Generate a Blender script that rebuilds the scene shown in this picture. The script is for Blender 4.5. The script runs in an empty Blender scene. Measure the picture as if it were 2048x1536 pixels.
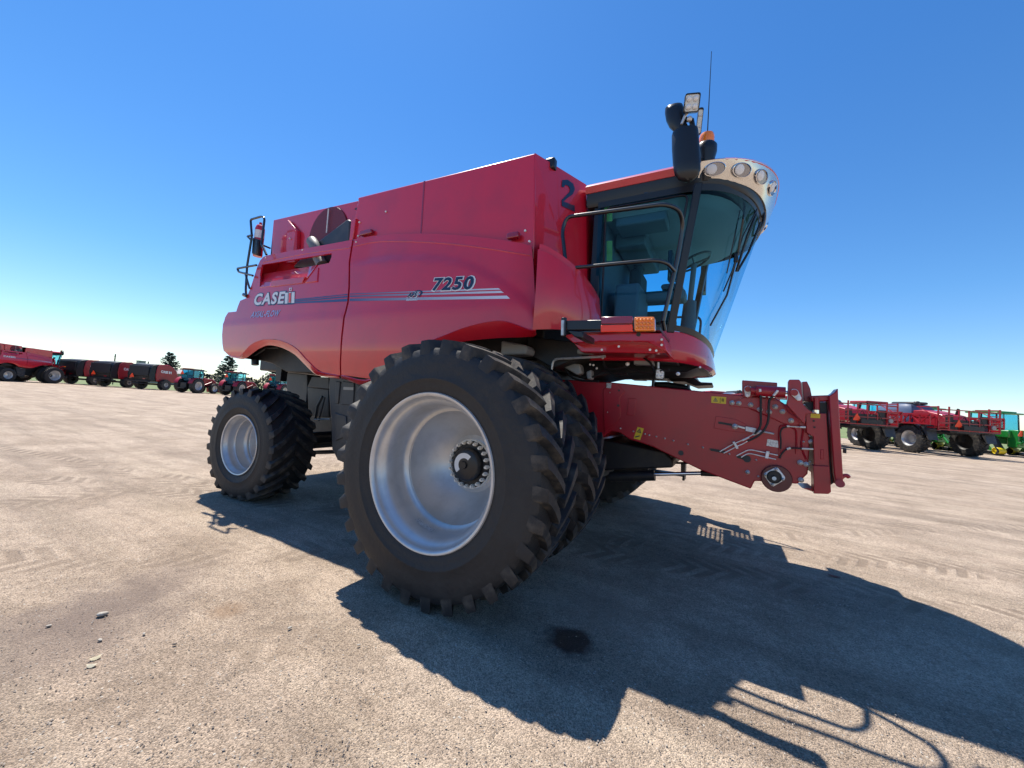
import bpy, bmesh, math, random
import numpy as np
from mathutils import Vector, Matrix
from mathutils.geometry import delaunay_2d_cdt
random.seed(7)
scene = bpy.context.scene
R = math.radians
# ------------------------------------------------------------------ camera
CAMP = np.array([1.8652, -4.7172, 1.4982]); YAW, PITCH, ROLL, FPX = 2.07698, 0.047308, 0.06859, 772.92
_cy, _sy, _cp, _sp = math.cos(YAW), math.sin(YAW), math.cos(PITCH), math.sin(PITCH)
CD = np.array([_cy*_cp, _sy*_cp, _sp]); _r = np.array([_sy, -_cy, 0.]); _u = np.cross(_r, CD)
CR = math.cos(ROLL)*_r + math.sin(ROLL)*_u; CU = -math.sin(ROLL)*_r + math.cos(ROLL)*_u
cam = bpy.data.cameras.new('camera'); camo = bpy.data.objects.new('camera', cam); scene.collection.objects.link(camo)
cam.sensor_width = 36.; cam.lens = 36.*FPX/2048.; cam.clip_start = .05; cam.clip_end = 5000
m4 = Matrix.Identity(4)
for i in range(3):
    m4[i][0], m4[i][1], m4[i][2], m4[i][3] = CR[i], CU[i], -CD[i], CAMP[i]
camo.matrix_world = m4; scene.camera = camo
# ------------------------------------------------------------------ light
SUN = Vector((-.42, .223, 1)).normalized(); EL = math.asin(SUN.z)
w = bpy.data.worlds.new('World'); scene.world = w; w.use_nodes = True
nt = w.node_tree; sky = nt.nodes.new('ShaderNodeTexSky'); sky.sky_type = 'NISHITA'; sky.sun_disc = False
sky.sun_elevation = EL; sky.sun_rotation = math.atan2(SUN.x, SUN.y); sky.altitude = 800; sky.air_density = 1.0; sky.dust_density = .2; sky.ozone_density = 1.5
bg = nt.nodes['Background']; hs = nt.nodes.new('ShaderNodeHueSaturation'); hs.inputs['Saturation'].default_value = 1.15
tn = nt.nodes.new('ShaderNodeMix'); tn.data_type = 'RGBA'; tn.blend_type = 'MULTIPLY'; tn.inputs[0].default_value = 1; tn.inputs[7].default_value = (.80, .97, 1.18, 1)
nt.links.new(sky.outputs[0], hs.inputs['Color']); nt.links.new(hs.outputs[0], tn.inputs[6]); nt.links.new(tn.outputs[2], bg.inputs[0]); stc = nt.nodes.new('ShaderNodeTexCoord'); ssx = nt.nodes.new('ShaderNodeSeparateXYZ'); nt.links.new(stc.outputs['Generated'], ssx.inputs[0]); scr = nt.nodes.new('ShaderNodeValToRGB'); nt.links.new(ssx.outputs[2], scr.inputs[0]); scr.color_ramp.elements[0].position = .0; scr.color_ramp.elements[0].color = (1.0, .99, 1.03, 1); scr.color_ramp.elements[1].position = .62; scr.color_ramp.elements[1].color = (.52, .90, 1.17, 1); sce = scr.color_ramp.elements.new(.25); sce.color = (.66, .94, 1.10, 1); nt.links.new(scr.outputs[0], tn.inputs[7]); bg.inputs[1].default_value = .104
sl = bpy.data.lights.new('sun', 'SUN'); sl.energy = 5.0; sl.angle = R(.5); sl.color = (1, .94, .84)
so = bpy.data.objects.new('sun', sl); scene.collection.objects.link(so); so.rotation_euler = SUN.to_track_quat('Z', 'Y').to_euler(); so.location = (-20, 10, 40)
vs = scene.view_settings; vs.view_transform = 'Standard'; vs.look = 'None'; vs.exposure = 0.66; vs.gamma = 1

# ------------------------------------------------------------------ helpers
def P(px, py, **k):
    v = CD + CR*(px-1024)/FPX - CU*(py-768)/FPX
    (a, val), = k.items(); i = 'XYZ'.index(a)
    return Vector(CAMP + v*(val-CAMP[i])/v[i])
def G(px, py): return P(px, py, Z=0.)
def at(px, py, depth):
    return Vector(CAMP + (CD + CR*(px-1024)/FPX - CU*(py-768)/FPX)*depth)
def crop(x0, y0, s): return lambda x, y: (x0+x/s, y0+y/s)
C1 = crop(400, 380, 2.926); C2 = crop(1050, 160, 3.7236); C3 = crop(1050, 400, 3.84); C4 = crop(1100, 700, 3.1508)
C5 = crop(380, 680, 4.2675); C7 = crop(1000, 640, 4.551); C8 = crop(460, 400, 5.487); E4 = crop(1400, 740, 6.321)
def tag(o, label=None, cat=None, group=None, kind=None):
    for k, v in (('label', label), ('category', cat), ('group', group), ('kind', kind)):
        if v: o[k] = v
    return o
def empty(name, loc=(0, 0, 0), rz=0.):
    o = bpy.data.objects.new(name, None); scene.collection.objects.link(o); o.location = loc; o.rotation_euler = (0, 0, rz); o.empty_display_size = .2
    return o
def sm(p): return Vector(p)
def edge_sharp(me):
    cnt = {}
    for p in me.polygons:
        for k in p.edge_keys: cnt[k] = cnt.get(k, 0)+1
    for e in me.edges:
        if cnt.get(tuple(sorted(e.vertices)), 0) == 1: e.use_edge_sharp = True
class MB:
    def __init__(s): s.v = []; s.f = []
    def add(s, vs, fs):
        n = len(s.v); s.v += [tuple(v) for v in vs]; s.f += [tuple(i+n for i in f) for f in fs]; return s
    def box(s, x0, x1, y0, y1, z0, z1, M=None):
        vs = [Vector((x, y, z)) for x in (x0, x1) for y in (y0, y1) for z in (z0, z1)]
        if M is not None: vs = [M @ v for v in vs]
        return s.add(vs, [(0, 1, 3, 2), (4, 6, 7, 5), (0, 4, 5, 1), (2, 3, 7, 6), (0, 2, 6, 4), (1, 5, 7, 3)])
    def prism(s, poly, off):
        n = len(poly); off = Vector(off); a = [Vector(p) for p in poly]; b = [p+off for p in a]
        return s.add(a+b, [tuple(range(n)), tuple(range(2*n-1, n-1, -1))]+[(i, i+n, (i+1) % n+n, (i+1) % n) for i in range(n)])
    def tube(s, pts, r, seg=8, cap=True):
        pts = [Vector(p) for p in pts]; rings = []; up = None
        rr = r if isinstance(r, (list, tuple)) else [r]*len(pts)
        for i, p in enumerate(pts):
            t = (pts[min(i+1, len(pts)-1)]-pts[max(i-1, 0)]).normalized()
            if up is None: up = Vector((0, 0, 1)) if abs(t.z) < .9 else Vector((1, 0, 0))
            a = t.cross(up).normalized(); b = a.cross(t).normalized(); up = b
            rings.append([p+rr[i]*(math.cos(2*math.pi*k/seg)*a+math.sin(2*math.pi*k/seg)*b) for k in range(seg)])
        return s.loft(rings, True, cap)
    def loft(s, rings, closed=True, cap=False):
        n = len(rings[0]); vs = [v for r_ in rings for v in r_]; fs = []
        for i in range(len(rings)-1):
            for k in range(n if closed else n-1):
                fs.append((i*n+k, i*n+(k+1) % n, (i+1)*n+(k+1) % n, (i+1)*n+k))
        if cap: fs += [tuple(range(n-1, -1, -1)), tuple(range((len(rings)-1)*n, len(rings)*n))]
        return s.add(vs, fs)
    def lathe(s, prof, c=(0, 0, 0), seg=48, axis='Y', closed=False, a0=0., a1=2*math.pi):
        full = abs(a1-a0-2*math.pi) < 1e-6; rings = []; c = Vector(c)
        for k in range(seg if full else seg+1):
            a = a0+(a1-a0)*k/seg
            cs, sn = math.cos(a), math.sin(a)
            rings.append([c+(Vector((r*cs, y, r*sn)) if axis == 'Y' else Vector((r*cs, r*sn, y)) if axis == 'Z' else Vector((y, r*cs, r*sn))) for y, r in prof])
        if full: rings.append(rings[0])
        return s.loft(rings, closed)
    def cyl(s, a, b, r, seg=16): return s.tube([a, b], r, seg)
    def sphere(s, c, r, seg=12, rings=8, sc=(1, 1, 1)):
        c = Vector(c); rs = []
        for i in range(rings+1):
            th = math.pi*i/rings
            rs.append([c+Vector((r*sc[0]*math.sin(th)*math.cos(2*math.pi*k/seg), r*sc[1]*math.sin(th)*math.sin(2*math.pi*k/seg), r*sc[2]*math.cos(th))) for k in range(seg)])
        return s.loft(rs)
    def build(s, name, mat, parent=None, sharp=35, bevel=0, solid=0, label=None, subs=0, bseg=2):
        me = bpy.data.meshes.new(name); me.from_pydata(s.v, [], s.f)
        bm = bmesh.new(); bm.from_mesh(me); bmesh.ops.remove_doubles(bm, verts=bm.verts, dist=1e-5)
        bmesh.ops.recalc_face_normals(bm, faces=bm.faces); bm.to_mesh(me); bm.free()
        me.polygons.foreach_set('use_smooth', [True]*len(me.polygons)); me.set_sharp_from_angle(angle=R(sharp)); me.materials.append(mat)
        if solid: edge_sharp(me)
        o = bpy.data.objects.new(name, me); scene.collection.objects.link(o)
        if parent is not None: o.parent = parent
        if solid:
            m = o.modifiers.new('solid', 'SOLIDIFY'); m.thickness = solid; m.offset = -1
        if bevel:
            m = o.modifiers.new('bevel', 'BEVEL'); m.width = bevel; m.segments = bseg; m.limit_method = 'ANGLE'; m.angle_limit = R(38); m.harden_normals = False
        if subs: o.modifiers.new('sub', 'SUBSURF').levels = subs; o.modifiers['sub'].render_levels = subs
        if label: o['label'] = label
        return o
def spline(pts, n=8):
    pts = [Vector(p) for p in pts]; out = []
    q = [pts[0]*2-pts[1]]+pts+[pts[-1]*2-pts[-2]]
    for i in range(1, len(q)-2):
        for k in range(n):
            t = k/n; a, b, c, d = q[i-1], q[i], q[i+1], q[i+2]
            out.append(.5*((2*b)+(c-a)*t+(2*a-5*b+4*c-d)*t*t+(3*b-a-3*c+d)*t**3))
    return out+[pts[-1]]
def rounded(pts, rad, n=5, closed=False):
    pts = [Vector(p) for p in pts]; out = []; L = len(pts)
    for i, p in enumerate(pts):
        if not closed and i in (0, L-1): out.append(p); continue
        a, b = pts[i-1], pts[(i+1) % L]; da, db = a-p, b-p; r_ = min(rad, da.length*.45, db.length*.45)
        s0, s1 = p+da.normalized()*r_, p+db.normalized()*r_
        for k in range(n+1):
            t = k/n; out.append(s0*(1-t)**2+p*2*t*(1-t)+s1*t*t)
    return out
# ------------------------------------------------------------------ materials
def N(nt, t, **k):
    n = nt.nodes.new('ShaderNode'+t)
    for a, v in k.items():
        if a in n.inputs: n.inputs[a].default_value = v
        else: setattr(n, a, v)
    return n
def mat(name, col, rough=.5, metal=0., coat=0., coatr=.03, var=None, vscale=3., vlo=.45, vhi=.65, bump=0., bscale=60., spec=.5, emis=0., rvar=0.):
    m = bpy.data.materials.new(name); m.use_nodes = True; t = m.node_tree; b = t.nodes['Principled BSDF']; L = t.links.new
    b.inputs['Base Color'].default_value = (*col, 1); b.inputs['Roughness'].default_value = rough; b.inputs['Metallic'].default_value = metal
    b.inputs['Coat Weight'].default_value = coat; b.inputs['Coat Roughness'].default_value = coatr; b.inputs['Specular IOR Level'].default_value = spec
    tc = N(t, 'TexCoord')
    if var:
        n = N(t, 'TexNoise', Scale=vscale, Detail=7., Roughness=.62); L(tc.outputs['Object'], n.inputs['Vector'])
        mr = N(t, 'MapRange'); mr.inputs['From Min'].default_value = vlo; mr.inputs['From Max'].default_value = vhi; L(n.outputs['Fac'], mr.inputs['Value'])
        mx = N(t, 'Mix', data_type='RGBA'); mx.inputs[6].default_value = (*col, 1); mx.inputs[7].default_value = (*var, 1)
        L(mr.outputs[0], mx.inputs[0]); L(mx.outputs[2], b.inputs['Base Color'])
        if rvar:
            mm = N(t, 'MapRange'); mm.inputs['To Min'].default_value = rough; mm.inputs['To Max'].default_value = rough+rvar; L(mr.outputs[0], mm.inputs['Value']); L(mm.outputs[0], b.inputs['Roughness'])
    if bump:
        n2 = N(t, 'TexNoise', Scale=bscale, Detail=5.); L(tc.outputs['Object'], n2.inputs['Vector'])
        bp = N(t, 'Bump', Strength=bump, Distance=.01); L(n2.outputs['Fac'], bp.inputs['Height']); L(bp.outputs[0], b.inputs['Normal'])
    if emis: b.inputs['Emission Color'].default_value = (*col, 1); b.inputs['Emission Strength'].default_value = emis
    return m
def glassmat(name, tint, refl=1.45, rough=0.):
    m = bpy.data.materials.new(name); m.use_nodes = True; t = m.node_tree; t.nodes.clear(); L = t.links.new
    o = N(t, 'OutputMaterial'); tr = N(t, 'BsdfTransparent', Color=(*tint, 1)); gl = N(t, 'BsdfGlossy', Roughness=rough); fr = N(t, 'Fresnel', IOR=refl); mx = N(t, 'MixShader')
    cl = N(t, 'Math', operation='MINIMUM'); L(fr.outputs[0], cl.inputs[0]); cl.inputs[1].default_value = .30; L(cl.outputs[0], mx.inputs[0]); L(tr.outputs[0], mx.inputs[1]); L(gl.outputs[0], mx.inputs[2]); L(mx.outputs[0], o.inputs[0])
    return m
M = dict(
    red=mat('red_paint', (.62, .006, .024), .40, 0, 1., .03, var=(.54, .008, .026), vscale=2.5, bump=.02, bscale=2.2),
    feeder=mat('feeder_red', (.40, .006, .018), .40, 0, .3, .15, var=(.33, .01, .020), vscale=4., bump=.03, bscale=30),
    orangered=mat('red_lens', (1., .05, .012), .35, 0, .3, .1),
    darklens=mat('dark_red_lens', (.28, .004, .02), .2, 0, 1., .05),
    amber=mat('amber_lens', (1., .26, .01), .25, 0, 1., .05),
    rubber=mat('rubber', (.013, .013, .015), .6, var=(.038, .035, .032), vscale=6., vlo=.44, vhi=.74, bump=.45, bscale=28, rvar=.2),
    lug=mat('lug_rubber', (.016, .016, .018), .62, var=(.11, .092, .072), vscale=9., vlo=.47, vhi=.74, bump=.2, bscale=35, rvar=.25),
    rim=mat('silver_paint', (.58, .58, .585), .36, .5, .3, .2, var=(.48, .48, .48), vscale=4., bump=.015, bscale=80),
    hubcap=mat('hub_black', (.016, .016, .018), .35),
    steel=mat('steel', (.6, .59, .57), .35, .5, var=(.45, .44, .42), vscale=20),
    zinc=mat('zinc', (.85, .84, .81), .42, .1, var=(.68, .63, .52), vscale=25),
    chrome=mat('chrome', (.75, .75, .76), .08, 1.),
    black=mat('black_plastic', (.014, .015, .018), .32, bump=.04, bscale=200),
    blackm=mat('black_tube', (.012, .013, .016), .28, 0, .6, .12),
    chassis=mat('chassis_black', (.012, .013, .016), .5, var=(.03, .026, .022), vscale=6),
    shield=mat('grey_shield', (.035, .038, .045), .45, var=(.065, .063, .06), vscale=4, bump=.05),
    grey=mat('grey_plastic', (.30, .30, .29), .5),
    white=mat('white_decal', (.78, .78, .78), .35),
    navy=mat('navy_decal', (.012, .022, .05), .3, 0, .5),
    yellow=mat('yellow_label', (.72, .50, .02), .4),
    silverlab=mat('silver_label', (.62, .62, .62), .35, .3, var=(.4, .4, .4), vscale=90, vlo=.5, vhi=.55),
    glass=glassmat('tinted_glass', (.42, .82, .94), 1.3),
    bluesil=mat('silver_blue', (.36, .42, .66), .35, .1),
    redfar=mat('shaded_red', (.36, .007, .018), .45, 0, .25, .15, var=(.30, .008, .016), vscale=3.),  # darker red: shade on the background machines' visible sides put into the colour
    redspray=mat('sprayer_red', (.33, .006, .015), .45, 0, .25, .15),
    blackf=mat('matte_black', (.010, .011, .013), .55),
    pipe=mat('pipe_grey', (.15, .15, .15), .55),
    band=mat('satin_band', (.72, .68, .62), .16, .75),
    clear=glassmat('lamp_glass', (.9, .9, .92), 1.5),
    headliner=mat('headliner', (.24, .27, .32), .8),
    fabric=mat('seat_fabric', (.03, .04, .055), .8),
    interior=mat('interior_plastic', (.12, .14, .18), .6),
    hose=mat('hose', (.012, .012, .013), .5),
    green=mat('green_paint', (.010, .19, .022), .35, 0, .8, .05),
    wyellow=mat('yellow_paint', (.70, .52, .01), .4),
    tank=mat('tank_plastic', (.10, .13, .20), .35),
    tanklt=mat('white_tank', (.60, .62, .62), .4),
    bark=mat('bark', (.06, .045, .035), .9),
    needle=mat('needles', (.08, .11, .09), .7, var=(.12, .15, .12), vscale=2.),
    shrub=mat('shrub_leaf', (.045, .045, .028), .8, var=(.08, .065, .045), vscale=.7),
    wall=mat('tan_wall', (.36, .31, .25), .8), roofm=mat('metal_roof', (.30, .26, .24), .5),
    smv=mat('reflective_orange', (.95, .07, .01), .5),
    wood=mat('weathered_pole', (.10, .085, .07), .9),
    stonew=mat('pale_stone', (.40, .37, .32), .85, var=(.25, .22, .19), vscale=40, bump=.4, bscale=90), stoned=mat('dark_stone', (.10, .085, .075), .9, bump=.3),
)
# stripe decal: printed gradient from navy to silver along the machine
def stripe_mat():
    m = mat('stripe_decal', (.5, .5, .5), .3, 0, .8); t = m.node_tree; L = t.links.new; tc = N(t, 'TexCoord'); sx = N(t, 'SeparateXYZ'); L(tc.outputs['Object'], sx.inputs[0])
    mr = N(t, 'MapRange'); mr.inputs['From Min'].default_value = -3.9; mr.inputs['From Max'].default_value = .1; L(sx.outputs[0], mr.inputs[0])
    cr = N(t, 'ValToRGB'); e = cr.color_ramp.elements; e[0].position = 0; e[0].color = (.30, .02, .06, 1); e[1].position = 1; e[1].color = (.75, .75, .8, 1)
    for p_, c in ((.12, (.03, .03, .10, 1)), (.45, (.035, .035, .12, 1)), (.7, (.30, .30, .38, 1))): x = e.new(p_); x.color = c
    L(mr.outputs[0], cr.inputs[0]); L(cr.outputs[0], t.nodes['Principled BSDF'].inputs['Base Color']); return m
M['stripe'] = stripe_mat()

# ------------------------------------------------------------------ ground
def ground_mat():
    m = bpy.data.materials.new('dirt_gravel'); m.use_nodes = True; t = m.node_tree; L = t.links.new; b = t.nodes['Principled BSDF']
    tc = N(t, 'TexCoord'); ob = tc.outputs['Object']
    def noise(s, d=6., r=.6, vec=None, rot=0, sc=None):
        n = N(t, 'TexNoise', Scale=s, Detail=d, Roughness=r)
        if sc:
            mp = N(t, 'Mapping'); mp.inputs['Rotation'].default_value = (0, 0, rot); mp.inputs['Scale'].default_value = sc; L(ob, mp.inputs[0]); L(mp.outputs[0], n.inputs['Vector'])
        else: L(ob, n.inputs['Vector'])
        return n.outputs['Fac']
    def rng(v, a, b_, c=0., d=1.):
        n = N(t, 'MapRange'); n.inputs[1].default_value = a; n.inputs[2].default_value = b_; n.inputs[3].default_value = c; n.inputs[4].default_value = d; L(v, n.inputs[0]); return n.outputs[0]
    def mix(f, a, c, mode='MIX'):
        n = N(t, 'Mix', data_type='RGBA', blend_type=mode)
        if isinstance(f, float): n.inputs[0].default_value = f
        else: L(f, n.inputs[0])
        for i, q in ((6, a), (7, c)):
            if isinstance(q, tuple): n.inputs[i].default_value = (*q, 1)
            else: L(q, n.inputs[i])
        return n.outputs[2]
    c = mix(rng(noise(.35), .35, .68), (.395, .305, .230), (.50, .397, .305))
    c = mix(rng(noise(1.1, 8., .7), .45, .62, 0, .62), c, (.235, .175, .125))
    c = mix(rng(noise(.8, 6., .65, rot=R(-63), sc=(.22, 2.4, 1)), .48, .66, 0, .6), c, (.21, .16, .118))     # wheel-worn streaks
    c = mix(rng(noise(1.3, 7., .7, rot=R(20), sc=(.12, 1.6, 1)), .50, .70, 0, .5), c, (.48, .39, .29))
    c = mix(rng(noise(.9, 7., .7, rot=R(-8), sc=(.06, 1.3, 1)), .50, .66, 0, .45), c, (.21, .165, .13))
    c = mix(rng(noise(13., 9., .75), .50, .70, 0, .55), c, (.20, .15, .115))
    c = mix(rng(noise(31., 8., .8), .54, .72, 0, .5), c, (.56, .47, .37))
    c = mix(rng(noise(4.2, 9., .78), .50, .66, 0, .48), c, (.22, .17, .13))
    # aggregate
    v = N(t, 'TexVoronoi', Scale=165.); L(ob, v.inputs['Vector']); sp = N(t, 'SeparateColor'); L(v.outputs['Color'], sp.inputs[0])
    g1 = rng(sp.outputs[0], 0, 1, .55, 1.42); c2 = N(t, 'Mix', data_type='RGBA', blend_type='MULTIPLY'); c2.inputs[0].default_value = 1.; L(c, c2.inputs[6]); L(g1, c2.inputs[7]); c = c2.outputs[2]
    v2 = N(t, 'TexVoronoi', Scale=60.); L(ob, v2.inputs['Vector']); s2 = N(t, 'SeparateColor'); L(v2.outputs['Color'], s2.inputs[0])
    pf = N(t, 'Math', operation='GREATER_THAN'); L(s2.outputs[1], pf.inputs[0]); pf.inputs[1].default_value = .90
    pd = N(t, 'Math', operation='LESS_THAN'); L(v2.outputs['Distance'], pd.inputs[0]); pd.inputs[1].default_value = .30
    pm = N(t, 'Math', operation='MULTIPLY'); L(pf.outputs[0], pm.inputs[0]); L(pd.outputs[0], pm.inputs[1])
    c = mix(pm.outputs[0], c, mix(rng(s2.outputs[2], .35, .65), (.12, .10, .09), (.52, .48, .42)))
    # fresh oil / water spot under the machine
    gp = G(1140, 1279); gl_ = G(1088, 1275); gr_ = G(1192, 1283); gb = G(1140, 1304); gt_ = G(1140, 1256)
    mp = N(t, 'VectorMath', operation='SUBTRACT'); L(ob, mp.inputs[0]); mp.inputs[1].default_value = (gp.x, gp.y, 0)
    dn = N(t, 'VectorMath', operation='SCALE'); nn = N(t, 'TexNoise', Scale=9., Detail=4.); L(ob, nn.inputs['Vector'])
    ln = N(t, 'VectorMath', operation='LENGTH'); L(mp.outputs[0], ln.inputs[0])
    ad = N(t, 'Math', operation='MULTIPLY_ADD'); L(nn.outputs['Fac'], ad.inputs[0]); ad.inputs[1].default_value = .22; L(ln.outputs['Value'], ad.inputs[2])
    wet = rng(ad.outputs[0], (gr_-gl_).length*.5+.05, (gr_-gl_).length*.5+.15, 1., 0.)
    c = mix(wet, c, (.035, .02, .018))
    for (px, py, rr_, col, st) in ((215, 1215, .45, (.17, .13, .11), .6), (330, 1150, .30, (.16, .12, .10), .45), (1200, 1215, .38, (.30, .22, .17), .4), (60, 1290, .55, (.17, .13, .11), .5), (460, 1215, .12, (.27, .17, .10), .5)):
        q = G(px, py); s_ = N(t, 'VectorMath', operation='SUBTRACT'); L(ob, s_.inputs[0]); s_.inputs[1].default_value = (q.x, q.y, 0)
        l_ = N(t, 'VectorMath', operation='LENGTH'); L(s_.outputs[0], l_.inputs[0]); n_ = N(t, 'TexNoise', Scale=4., Detail=8., Roughness=.7); L(ob, n_.inputs['Vector'])
        a_ = N(t, 'Math', operation='MULTIPLY_ADD'); L(n_.outputs['Fac'], a_.inputs[0]); a_.inputs[1].default_value = rr_*1.6; L(l_.outputs['Value'], a_.inputs[2])
        c = mix(rng(a_.outputs[0], rr_*1.2, rr_*2., st, 0.), c, col)
    def track(p0, p1, half, amt):
        a, b_ = G(*p0), G(*p1); an = math.atan2(b_.y-a.y, b_.x-a.x); mp_n = N(t, 'VectorMath', operation='SUBTRACT'); L(ob, mp_n.inputs[0]); mp_n.inputs[1].default_value = (a.x, a.y, 0)
        vr = N(t, 'VectorRotate', rotation_type='Z_AXIS'); vr.inputs['Angle'].default_value = -an; L(mp_n.outputs[0], vr.inputs['Vector']); sx = N(t, 'SeparateXYZ'); L(vr.outputs[0], sx.inputs[0])
        ab = N(t, 'Math', operation='ABSOLUTE'); L(sx.outputs[1], ab.inputs[0]); msk = rng(ab.outputs[0], half*.9, half*1.05, 1, 0)
        dg = N(t, 'Math', operation='MULTIPLY_ADD'); L(ab.outputs[0], dg.inputs[0]); dg.inputs[1].default_value = .9; L(sx.outputs[0], dg.inputs[2])
        fr = N(t, 'Math', operation='PINGPONG'); L(dg.outputs[0], fr.inputs[0]); fr.inputs[1].default_value = .10; lug = rng(fr.outputs[0], .03, .06)
        ns = rng(noise(1.7, 5.), .42, .58)
        o1 = N(t, 'Math', operation='MULTIPLY'); L(lug, o1.inputs[0]); L(msk, o1.inputs[1]); o2 = N(t, 'Math', operation='MULTIPLY'); L(o1.outputs[0], o2.inputs[0]); L(ns, o2.inputs[1]); o3 = N(t, 'Math', operation='MULTIPLY'); L(o2.outputs[0], o3.inputs[0]); o3.inputs[1].default_value = amt
        return o3.outputs[0]
    trk = None
    for a_ in (((1500, 1150), (2040, 1240), .26, 1.), ((1380, 1085), (2040, 1150), .24, .9), ((0, 1120), (700, 1095), .26, .7), ((0, 1010), (400, 960), .3, .8), ((0, 1500), (900, 1130), .2, .5)):
        q_ = track(*a_)
        if trk is None: trk = q_
        else: mxn = N(t, 'Math', operation='MAXIMUM'); L(trk, mxn.inputs[0]); L(q_, mxn.inputs[1]); trk = mxn.outputs[0]
    tf = N(t, 'Math', operation='MULTIPLY'); L(trk, tf.inputs[0]); tf.inputs[1].default_value = .75; c = mix(tf.outputs[0], c, (.20, .15, .11))
    L(c, b.inputs['Base Color']); b.inputs['Roughness'].default_value = .92; b.inputs['Specular IOR Level'].default_value = .25
    rgh = mix(wet, (.92, .92, .92), (.45, .45, .45)); L(rgh, b.inputs['Roughness'])
    h1 = N(t, 'Math', operation='MULTIPLY_ADD'); L(v.outputs['Distance'], h1.inputs[0]); h1.inputs[1].default_value = -.55; L(noise(9., 10., .8), h1.inputs[2])
    h2 = N(t, 'Math', operation='MULTIPLY_ADD'); L(v2.outputs['Distance'], h2.inputs[0]); h2.inputs[1].default_value = -.35; L(h1.outputs[0], h2.inputs[2])
    h3_ = N(t, 'Math', operation='MULTIPLY_ADD'); L(trk, h3_.inputs[0]); h3_.inputs[1].default_value = -.9; L(h2.outputs[0], h3_.inputs[2])
    bp = N(t, 'Bump', Strength=.8, Distance=.016); L(h3_.outputs[0], bp.inputs['Height']); L(bp.outputs[0], b.inputs['Normal'])
    return m
M['ground'] = ground_mat()
def grid_ground():
    # one sheet: finely modelled near the camera, coarse out to the horizon
    xs = sorted(set([round(v, 3) for v in list(np.arange(-6, 6.01, .06))]+[-3000, -800, -200, -80, -40, -25, -16, -10, -8, 8, 10, 16, 25, 40, 80, 200, 800, 3000]))
    ys = sorted(set([round(v, 3) for v in list(np.arange(-6, 4.01, .06))]+[-3000, -800, -200, -60, -20, -10, -8, 6, 8, 12, 20, 30, 45, 70, 120, 300, 900, 3000]))
    from mathutils import noise
    vs = []; n = len(ys)
    for x in xs:
        for y in ys:
            z = 0.
            if -7 < x < 7 and -7 < y < 5:
                z = .011*noise.noise(Vector((x*1.1, y*1.1, 0)))+.007*noise.noise(Vector((x*4, y*4, 3)))+.004*noise.noise(Vector((x*11, y*11, 7)))
                z -= .008
            vs.append((x, y, z))
    fs = [(i*n+j, (i+1)*n+j, (i+1)*n+j+1, i*n+j+1) for i in range(len(xs)-1) for j in range(n-1)]
    MB().add(vs, fs).build('ground', M['ground'])['kind'] = 'structure'
grid_ground()
def grass_field():
    m = bpy.data.materials.new('grass_field'); m.use_nodes = True; t = m.node_tree; L = t.links.new; b = t.nodes['Principled BSDF']; tc = N(t, 'TexCoord')
    n = N(t, 'TexNoise', Scale=.4, Detail=8., Roughness=.7); L(tc.outputs['Object'], n.inputs['Vector']); cr = N(t, 'ValToRGB'); e = cr.color_ramp.elements
    e[0].position = .35; e[0].color = (.07, .13, .03, 1); e[1].position = .7; e[1].color = (.22, .22, .09, 1); L(n.outputs['Fac'], cr.inputs[0]); L(cr.outputs[0], b.inputs['Base Color']); b.inputs['Roughness'].default_value = .9
    a, c = G(1780, 883), G(72, 761.5); d = (c-a).normalized(); nrm = Vector((d.y, -d.x, 0)); nrm = nrm if nrm.y > 0 else -nrm
    p = []; k = 60; vs = []
    for i in range(k+1):
        q = a-d*400+d*(1300*i/k)+nrm*random.uniform(-1.5, 1.5); vs += [(q.x, q.y, .02), (q.x+nrm.x*1800, q.y+nrm.y*1800, .02)]
    MB().add(vs, [(2*i, 2*i+1, 2*i+3, 2*i+2) for i in range(k)]).build('grass', m)['kind'] = 'structure'
grass_field()

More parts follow.
